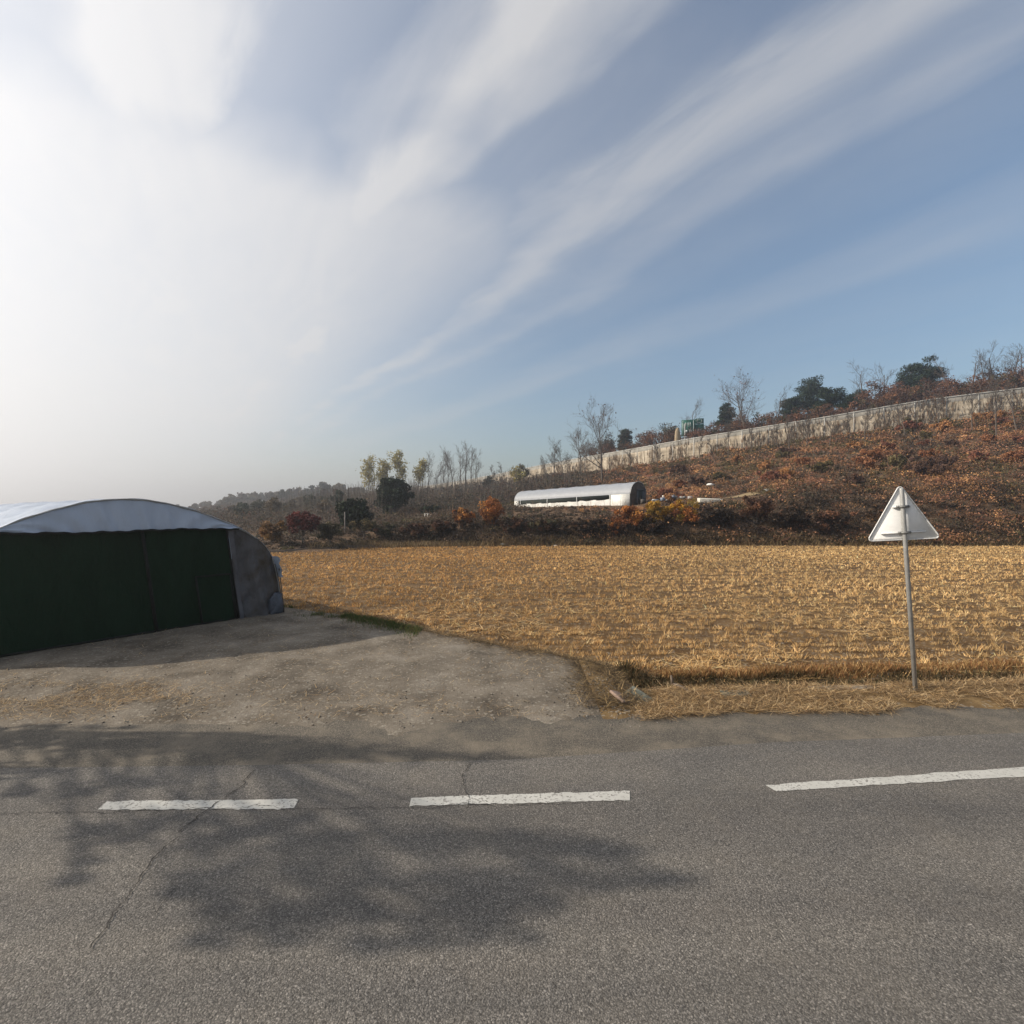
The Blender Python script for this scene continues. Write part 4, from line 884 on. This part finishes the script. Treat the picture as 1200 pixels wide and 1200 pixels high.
# brush covering the slope
rng = np.random.default_rng(33)
n = 17000; uu_ = rng.uniform(300, 1320, n); r_ = rng.random(n); Yb = 40.8 - np.interp(uu_, [300, 330, 400, 450], [7.5, 6.5, 3.5, 0]) + 85 * r_ ** 1.5
wy = np.interp(-uu_, -np.array(WU), WY); Xb = (uu_ - 600) / 600 * Yb
ok = (Yb < wy - .8)
gdir = (np.stack([Xb, Yb], 1) - A[:2]); gl = gdir @ gx_[:2]; gw = gdir @ gy_[:2]
ok &= ~((gl > -2.5) & (gl < Lg + .5) & (gw > -3.2) & (gw < Wg + .4))
ok &= ~((uu_ > 806) & (uu_ < 888) & (Yb > 46.5) & (Yb < 53.5))
ok &= rng.random(n) < np.interp(uu_, [300, 440, 480, 560, 700], [.4, .45, .8, .9, 1]) * (1 - .6 * ((uu_ > 560) & (uu_ < 800) & (Yb > 45) & (Yb < 62)))
Xb, Yb, uu_, wy = Xb[ok], Yb[ok], uu_[ok], wy[ok]; n = len(Xb); Zb = hz(Xb, Yb)
per = 36; rad = rng.uniform(.25, 1.15, n) * (.30 + fbm(Xb / 4, Yb / 4, 201) * 1.6) * np.where((uu_ > 560) & (uu_ < 800) & (Yb > 44.5) & (Yb < 64), .4, 1) * np.where(uu_ < 450, .6, 1)
q_ = rng.normal(size=(n, per, 3)); q_ /= np.linalg.norm(q_, axis=2)[..., None]; q_ *= rng.random((n, per, 1)) ** .4; q_[..., 2] = np.abs(q_[..., 2]) * .75
Cp = np.stack([Xb, Yb, Zb], 1)[:, None] + q_ * rad[:, None, None]
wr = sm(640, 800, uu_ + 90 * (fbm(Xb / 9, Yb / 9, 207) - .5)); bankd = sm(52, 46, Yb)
ptch = fbm(Xb / 5, Yb / 5, 203)
cl = np.zeros((n, 3)); r01 = rng.random(n)
red = pal(rng, n, [(.33,.168,.088), (.265,.134,.075), (.38,.21,.105), (.42,.23,.10), (.23,.118,.070), (.29,.142,.092)], .2); drk = pal(rng, n, [(.105,.076,.055), (.085,.063,.048), (.125,.086,.058), (.075,.066,.042)], .2); olv = pal(rng, n, [(.10,.085,.04), (.13,.10,.05)], .2)
cl = np.where((r01 < wr * (.30 + 1.1 * sm(.35, .55, fbm(Xb / 7 + 40, Yb / 5, 211))))[:, None], red, drk)
cl = np.where(((ptch > .58) & (r01 > .3))[:, None], drk * 1.1, cl)
cl = np.where(((ptch < .36) & (r01 > .4))[:, None], olv, cl)
top_ = (Yb > wy - 7) & (r01 > .45); cl = np.where(top_[:, None], olv * .85, cl)
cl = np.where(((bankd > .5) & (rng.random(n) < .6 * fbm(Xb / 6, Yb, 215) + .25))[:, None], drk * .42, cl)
cc = np.clip(np.repeat(cl, per, 0) * (1 + rng.normal(0, .14, (n * per, 1))), .004, .9)
mb = MB(); leaves(rng, Cp.reshape(-1, 3), np.repeat(np.clip(Yb * .0034, .14, .4), per), cc, mb, .6, .3)
# upright dry stalks mixed in
ns = 5000; k_ = rng.integers(0, n, ns); k_ = k_[Yb[k_] > 47]; ns = len(k_); bs_ = np.stack([Xb[k_] + rng.normal(0, .5, ns), Yb[k_] + rng.normal(0, .5, ns), Zb[k_]], 1)
blades(rng, bs_, rng.uniform(.5, 1.5, ns), np.clip(Yb[k_] * .0006, .02, .07), rng.uniform(.05, .5, ns), pal(rng, ns, [(.17,.10,.06), (.12,.075,.05), (.22,.14,.08)]), mb)
tag(mb.build('hillside_brush', M['leaf']), kind='stuff')
# grey brown thicket on the far slope left of the greenhouse
mbt = MB(); n = 3600; uu2 = rng.uniform(235, 690, n); Y2 = rng.uniform(48, 240, n); wy2 = np.interp(-uu2, -np.array(WU), WY)
ok = (Y2 < wy2 - np.interp(uu2, [420, 520, 600, 690], [2, 6, 22, 26])) & ~((uu2 > 590) & (Y2 < 78)) & ~((np.abs(uu2 - 461) < 22) & (Y2 < 66)) & ((uu2 > 440) | (Y2 > 48)) & ~((uu2 > 470) & (Y2 < 62)); uu2, Y2 = uu2[ok], Y2[ok]; n = len(Y2); X2 = (uu2 - 600) / 600 * Y2
q2 = rng.normal(size=(n, 44, 3)); q2 /= np.linalg.norm(q2, axis=2)[..., None]; q2 *= rng.random((n, 44, 1)) ** .4; q2[..., 2] = np.abs(q2[..., 2]) * 1.25
rd2 = rng.uniform(.7, 2.1, n) * (.5 + fbm(X2 / 9, Y2 / 9, 221))
C2 = np.stack([X2, Y2, hz(X2, Y2)], 1)[:, None] + q2 * rd2[:, None, None]
k2 = pal(rng, n, [(.075,.062,.05), (.06,.052,.042), (.095,.07,.052), (.05,.05,.034), (.12,.085,.055), (.085,.05,.04)], .2)
leaves(rng, C2.reshape(-1, 3), np.repeat(np.clip(Y2 * .0042, .2, .8), 44), np.clip(np.repeat(k2, 44, 0) * (1 + rng.normal(0, .2, (n * 44, 1))), .01, .5), mbt, .5)
ns = 5000; k_ = rng.integers(0, n, ns); blades(rng, np.stack([X2[k_] + rng.normal(0, 1, ns), Y2[k_] + rng.normal(0, 1, ns), hz(X2, Y2)[k_]], 1), rng.uniform(1.5, 5, ns) * np.where(uu2[k_] < 340, .45, 1), Y2[k_] * .0007, rng.uniform(.1, 1, ns), pal(rng, ns, [(.13,.11,.09), (.09,.075,.06)]), mbt)
tag(mbt.build('far_thicket', M['leaf']), kind='stuff')
# leafless creeper hanging on the barrier wall
mbv = MB(); n = 26000; sv = rng.uniform(0, min(dW[-1], 260), n); pv = np.stack([np.interp(sv, dW, Wp[:, k]) for k in range(3)], 1)
tv = np.stack([np.gradient(Wp[:, 0], dW), np.gradient(Wp[:, 1], dW)], 1); tvx = np.interp(sv, dW, tv[:, 0]); tvy = np.interp(sv, dW, tv[:, 1]); sgn = np.sign(-tvx * 0 + 1.0)
nx_, ny_ = tvy, -tvx; flip = np.where(ny_ > 0, -1, 1); nx_, ny_ = nx_ * flip, ny_ * flip
dv = fbm(sv / 5.0, sv * 0, 231) ; hgt = rng.random(n) ** 1.3 * 3.6 * (.25 + 1.1 * dv)
ok = rng.random(n) < sm(.32, .62, fbm(sv / 2.2, sv * 0 + 3, 233)) * .5 + .05; 
bv_ = np.stack([pv[:, 0] + nx_ * .2, pv[:, 1] + ny_ * .2, pv[:, 2] - 4.3 + hgt], 1)[ok]; n = len(bv_)
blades(rng, bv_, rng.uniform(.3, 1.3, n), rng.uniform(.04, .10, n), rng.uniform(.02, .25, n), pal(rng, n, [(.10,.065,.045), (.075,.052,.038), (.14,.085,.05), (.17,.10,.055)]), mbv)
tag(mbv.build('wall_creeper', M['leaf']), kind='stuff')
# dry grass fringe at the foot of the bank
mb = MB(); n = 9000; X = rng.uniform(-14, 46, n); Y = yfar(X) + rng.normal(.35, .35, n); hh = rng.uniform(.1, .5, n)
blades(rng, np.stack([X, Y, np.maximum(hz(X, Y), -.25)], 1), hh, np.full(n, .035), hh * .6, pal(rng, n, [(.22,.15,.075), (.15,.10,.05), (.10,.08,.04), (.30,.22,.12)]), mb)
tag(mb.build('field_edge_grass', M['straw']), kind='stuff')

# far wooded ridge reading as one mass
rng = np.random.default_rng(44); mb = MB()
for k in range(760):
    u = rng.uniform(190, 470) if k < 560 else rng.uniform(-700, 200); Y = rng.uniform(150, 330) if k > 240 else rng.uniform(75, 150)
    if Y < 150 and u < 262: continue
    vt = np.interp(u, [120, 240, 270, 330, 380, 430, 470], [594, 590, 580, 575, 566, 572, 578]) + rng.uniform(-2, 9) + (0 if Y > 230 else rng.uniform(4, 34))
    X = (u - 600) / 600 * Y; zb_ = hz1(X, Y); H = H_CAM + (600 - vt) / 600 * Y - zb_
    if H < 2.5: continue
    H = min(H, 16); W = H * rng.uniform(.45, .8); nc = 14; per = 42
    P_, C_ = clump_pts(rng, nc, (W/2, W/2, H*.36), H*.60, W*.24, per, .4)
    c0 = np.array([(.06,.062,.042), (.085,.07,.05), (.10,.078,.05), (.04,.05,.035), (.12,.09,.055), (.08,.06,.05)][rng.integers(0, 6)])
    leaves(rng, P_.reshape(-1, 3) + (X, Y, zb_), Y * .0045, np.clip(c0 * (1 + rng.normal(0, .2, (nc*per, 1))), .01, .5), mb, .6)
    mb.tube([(X, Y, zb_ - .5), (X, Y, zb_ + H * .6)], [.02*H, .01*H], 5, (.08,.07,.06), cap=False)
tag(mb.build('distant_woods', M['leaf']), kind='stuff')

# half bare roadside tree left of the frame whose shade falls on the road
rng = np.random.default_rng(300); TX, TY = -11.6, 5.6
t = tree_obj('roadside_tree', (TX, TY, 0), 'half bare spreading roadside tree whose shade falls across the road', 'tree')
sk = MB(); zz = np.linspace(-.3, 4.6, 9); tp = np.stack([.12*np.sin(zz*.7), .15*np.sin(zz*.5+1) - .15*math.sin(1), zz], 1); sk.tube(tp, np.linspace(.12, .04, 9), 10, cap=False)
mb = MB()
shade = [(-40,870,.30),(10,858,.28),(40,866,.34),(85,866,.30),(120,870,.36),(160,870,.30),(200,872,.36),(240,874,.32),(290,876,.36),(340,878,.32),(390,880,.34),(440,882,.26),(490,884,.22),(530,886,.18),(570,887,.14),(605,888,.10),
  (60,850,.10),(110,851,.09),(150,852,.07), (10,900,.18),(50,905,.16),(120,918,.18),(170,915,.14),(30,930,.16),(95,930,.12),(-30,915,.2),
  (110,975,.12),(150,985,.14),(200,965,.16),(240,990,.22),(290,975,.20),(340,960,.14),(350,990,.24),(410,985,.26),(470,990,.26),(530,985,.24),(590,990,.22),(650,998,.20),(700,996,.14),(740,1000,.10),(290,1015,.24),(380,1020,.26),(450,1030,.22),(540,1030,.28),(600,1032,.26),(660,1030,.20),(720,1034,.16),(770,1030,.10),(800,1030,.06),
  (250,1030,.16),(210,1045,.10),(270,1060,.18),(330,1070,.20),(390,1065,.20),(350,1095,.14),(300,1090,.12),(255,1105,.10),(440,1075,.12),(520,1065,.22),(580,1070,.20),(640,1062,.14),(560,1095,.12),(500,1100,.10),(430,1108,.08),(620,1100,.07),(90,1030,.10),(100,1010,.08)]
for (u, v, r_) in shade:
    g_ = np.array(P(u, v)); cx = TX + rng.normal(0, .55); tt = (cx - g_[0]) / S[0]; c = g_ + np.array(S) * tt - np.array([TX, TY, 0])
    r_ *= .70 * rng.uniform(.7, 1.2); nl = int(max(12, 1500 * r_ * r_)); q = rng.normal(size=(nl, 3)); q /= np.linalg.norm(q, axis=1)[:, None]; q *= (rng.random((nl, 1)) ** .45) * r_ * np.array([1.5, 1.05, .95])
    leaves(rng, c + q, .105, pal(rng, nl, [(.12,.10,.03), (.16,.12,.04), (.09,.09,.03)]), mb, .7)
    j = max(1.2, min(c[2] - .9, 4.4)); b0 = np.array([np.interp(j, zz, tp[:, 0]), np.interp(j, zz, tp[:, 1]), j]); mid = (b0 + c) / 2 + rng.normal(0, .12, 3) + (0, 0, -.1)
    sk.tube([b0, mid, c], [.024, .014, .005], 5, cap=False)
    for _ in range(4):
        e = c + rng.normal(0, r_ * 1.1, 3); sk.tube([mid * .3 + c * .7, (c + e) / 2, e], [.012, .009, .004], 4, cap=False)
sk.build('trunk', M['bark'], t, smooth=True); mb.build('crown', M['leaf'], t)

# ------------------------------------------------------------------ small things in the distance
gs_ = empty('highway_sign', PD(812, 530, 112), 0, 'green highway direction boards rising behind the barrier wall', 'road sign')
M['signgreen'] = mat_plain('sign_green', (.012,.085,.065), .5, var=.1, scale=1); M['signwhite'] = mat_plain('sign_letters', (.55,.6,.58), .5, var=.05)
pxm = 112 / 600.
def board(cx, v0, v1, wpx, strokes, yaw_):
    z1 = (530 - v0) * pxm; z0 = (530 - v1) * pxm; x = (cx - 812) * pxm
    b = MB().box((x, 0, (z0+z1)/2), (wpx*pxm*1.15, .12, z1-z0), rot=yaw_).build('board', M['signgreen'], gs_)
    lt = MB()
    for sx_, sz_, w_, h_ in strokes: lt.box((x + sx_*wpx*pxm*.5*math.cos(yaw_) + .09*math.sin(yaw_), sx_*wpx*pxm*.5*math.sin(yaw_) - .09*math.cos(yaw_), (z0+z1)/2 + sz_*(z1-z0)/2), (w_, .02, h_), rot=yaw_)
    lt.build('lettering', M['signwhite'], b)
board(806.5, 492, 511, 13, [(-.9, 0, .08, 3.2), (.9, .1, .10, 2.8), (-.4, .45, .14, .8), (0, .4, .14, .9), (.35, .45, .14, .8), (-.3, -.4, .5, .5), (.4, -.4, .55, .5)], R(-18))
board(819.5, 490.5, 496.5, 8.5, [(0, .55, 1.0, .08), (0, -.5, 1.0, .08), (-.6, 0, .08, .6), (.6, 0, .08, .6)], R(-18))
board(819.5, 497, 512, 9, [(-.1, .0, .7, .35)], R(-18))
for cx in (803, 810, 819.5):
    MB().tube([((cx-812)*pxm, .2, -5), ((cx-812)*pxm, .2, 6.3)], .14, 8).build('post', M['steel'], gs_)
dp = MB(); V = []; pz = 98 / 600.
for k, z in enumerate(np.linspace(0, 1, 12)):
    r_ = 3.4 * pz * (1 if z < .55 else math.sqrt(max(0.02, 1 - ((z - .55) / .45) ** 2)))
    for a in range(16): V.append((r_ * math.cos(a/16*6.283), .5 * r_ * math.sin(a/16*6.283), z * 34 * pz * .8 - 1.5))
i = np.arange(11)[:, None] * 16; j = np.arange(16)[None, :]
dp.add(np.array(V), np.stack([i+j, i+(j+1) % 16, i+16+(j+1) % 16, i+16+j], -1).reshape(-1, 4)); dp.F.append(np.array([list(range(11*16, 12*16))]))
o = dp.build('dome_post', mat_plain('sandy_concrete', (.33,.26,.17), .9, var=.2, scale=2), smooth=True, loc=PD(794, 519, 98)); tag(o, 'round topped sandy concrete post behind the wall beside the green boards', 'post')

# junk heap beside the greenhouse and other scraps
rng = np.random.default_rng(8); jh = empty('junk_heap', at(789, 53.5), 0, 'heap of grey and dark scrap right of the greenhouse doorway', 'junk heap')
for k in range(46):
    x, y = rng.normal(0, 1.35), rng.normal(0, .5); q = rng.uniform(.15, .6)
    MB().box((x, y, max(.15, .75 * math.exp(-x*x/2) * rng.random() + .25)), (q, q*.6, q*rng.uniform(.15, .7)), pal(rng, 1, [(.30,.30,.30), (.12,.11,.10), (.45,.45,.43), (.16,.19,.24), (.2,.15,.1)])[0], rng.random() * 3).build('scrap', M['junk'], jh)
p = PD(832, 586.5, 48); slab('white_slab', (p[0], p[1], p[2]), (2.1, .9, .34), R(-4), (.1, .04, 0), M['paleslab'], 'long pale slab lying on the terrace above the dark bank', 'slab')
def bag(u, v, Y, s, lab, mat='white'):
    rng = np.random.default_rng(int(u)); V = []
    for a in range(8):
        ph = a / 7 * math.pi
        for b in range(10): 
            th = b / 10 * 6.283; r_ = s * math.sin(ph) * (1 + .3 * rng.normal() * .6); V.append((r_ * math.cos(th), r_ * math.sin(th), s * .7 * (1 - math.cos(ph)) * .6))
    i = np.arange(7)[:, None] * 10; j = np.arange(10)[None, :]
    o = MB().add(np.array(V), np.stack([i+j, i+(j+1) % 10, i+10+(j+1) % 10, i+10+j], -1).reshape(-1, 4)).build('rubbish_bag', M[mat], loc=PD(u, v, Y)); tag(o, lab, 'rubbish bag')
bag(651, 641, 40.6, .20, 'small white rubbish bag at the field edge below the greenhouse'); bag(589, 639.5, 40.7, .26, 'pale rubbish bag at the field edge below the orange shrub', 'concrete')
bag(832, 569.5, 56, .36, 'white rubbish bag on the slope above the pale slab'); bag(899, 576, 51, .34, 'white rubbish bag at the right end of the terrace')
b = np.array(at(404, 42.5)); o = MB().tube([(0, 0, -.3), (.02, 0, .9), (.0, 0, 1.9)], [.06, .055, .05], 8).build('grey_post', M['palebark'], loc=tuple(b)); tag(o, 'slim grey wooden post at the far left field edge', 'post')
b = np.array(PD(327, 637, 42)); mb = MB(); mb.box((0, 0, .4), (.22, .08, .9)); mb.box((.02, 0, .9), (.14, .07, .14)); tag(mb.build('marker_stone', M['white'], loc=tuple(b)), 'small white marker under the orange brown tree', 'marker')
for u, lab in ((498.3, 'left one of two small white posts on the terrace'), (501.6, 'right one of two small white posts on the terrace')):
    b = PD(u, 607, 58); mb = MB(); mb.box((0, 0, .22), (.20, .16, .50)); mb.box((0, 0, .49), (.26, .2, .05)); tag(mb.build('white_post', M['white'], loc=b), lab, 'post', 'two white posts')
# low concrete kerb along the far left of the field, small concrete path
mb = MB(); xs_ = np.linspace(-17, -10.4, 30); Vb = []
for x in xs_:
    y = float(yfar(x)) + .1; 
    for yy, z in ((0, -.3), (0, .0), (.22, .0), (.22, -.3)): Vb.append((x, y + yy, z + .02 * math.sin(x * 3)))
k = np.arange(len(xs_) - 1); mb.add(np.array(Vb), np.concatenate([np.stack([k*4+a, k*4+4+a, k*4+5+a, k*4+1+a], 1) for a in range(3)]))
tag(mb.build('retaining_kerb', M['wood']), 'low dark kerb along the far left edge of the field', 'kerb')
tr = [at(u_, 50.5 + .012 * (u_ - 812)) for u_ in np.linspace(806, 888, 16)]; mb = MB(); tr = np.array(tr); n = len(tr); k = np.arange(n - 1)
V = np.concatenate([np.stack([tr[:,0], tr[:,1]+o_, hz(tr[:,0], tr[:,1]+o_) + .05], 1) for o_ in (-.9, .9)]); mb.add(V, np.stack([k, k+1, n+k+1, n+k], 1)); tag(mb.build('dirt_track', mat_soil('track_soil', [(.20,.14,.07), (.27,.20,.11), (.33,.26,.16)], 1.5)), kind='structure')
mb = MB(); pts = []
for u, v, Y in ((438, 627, 47), (446, 622.5, 50), (455, 618.5, 54), (463, 614, 58)): pts.append(PD(u, v, Y))
pts = np.array(pts); wv = np.array([.7, .55, 0]); V = np.concatenate([pts - wv + (0, 0, .05), pts + wv + (0, 0, .12), pts - wv + (0, 0, -.6), pts + wv + (0, 0, -.6)])
k = np.arange(3); mb.add(V, np.concatenate([np.stack([k, k+1, 4+k+1, 4+k], 1), np.stack([8+k, 8+k+1, k+1, k], 1), np.stack([4+k, 5+k, 13+k, 12+k], 1)])); tag(mb.build('path', M['concrete']), kind='structure')

# ------------------------------------------------------------------ haze
DENS = 0.0013
m = bpy.data.materials.new('haze_air'); m.use_nodes = True; nt = m.node_tree; nt.nodes.clear()
o_ = nt.nodes.new('ShaderNodeOutputMaterial'); pv = nt.nodes.new('ShaderNodeVolumePrincipled')
pv.inputs['Color'].default_value = (.93, .95, 1.0, 1); pv.inputs['Density'].default_value = DENS; pv.inputs['Anisotropy'].default_value = .68
nt.links.new(pv.outputs[0], o_.inputs['Volume'])
hb = MB().box((0, 0, (66 - 1.62) / 2), (2*B + 40, 2*B + 40, 66 + 1.62)).build('haze', m)
tag(hb, kind='stuff')
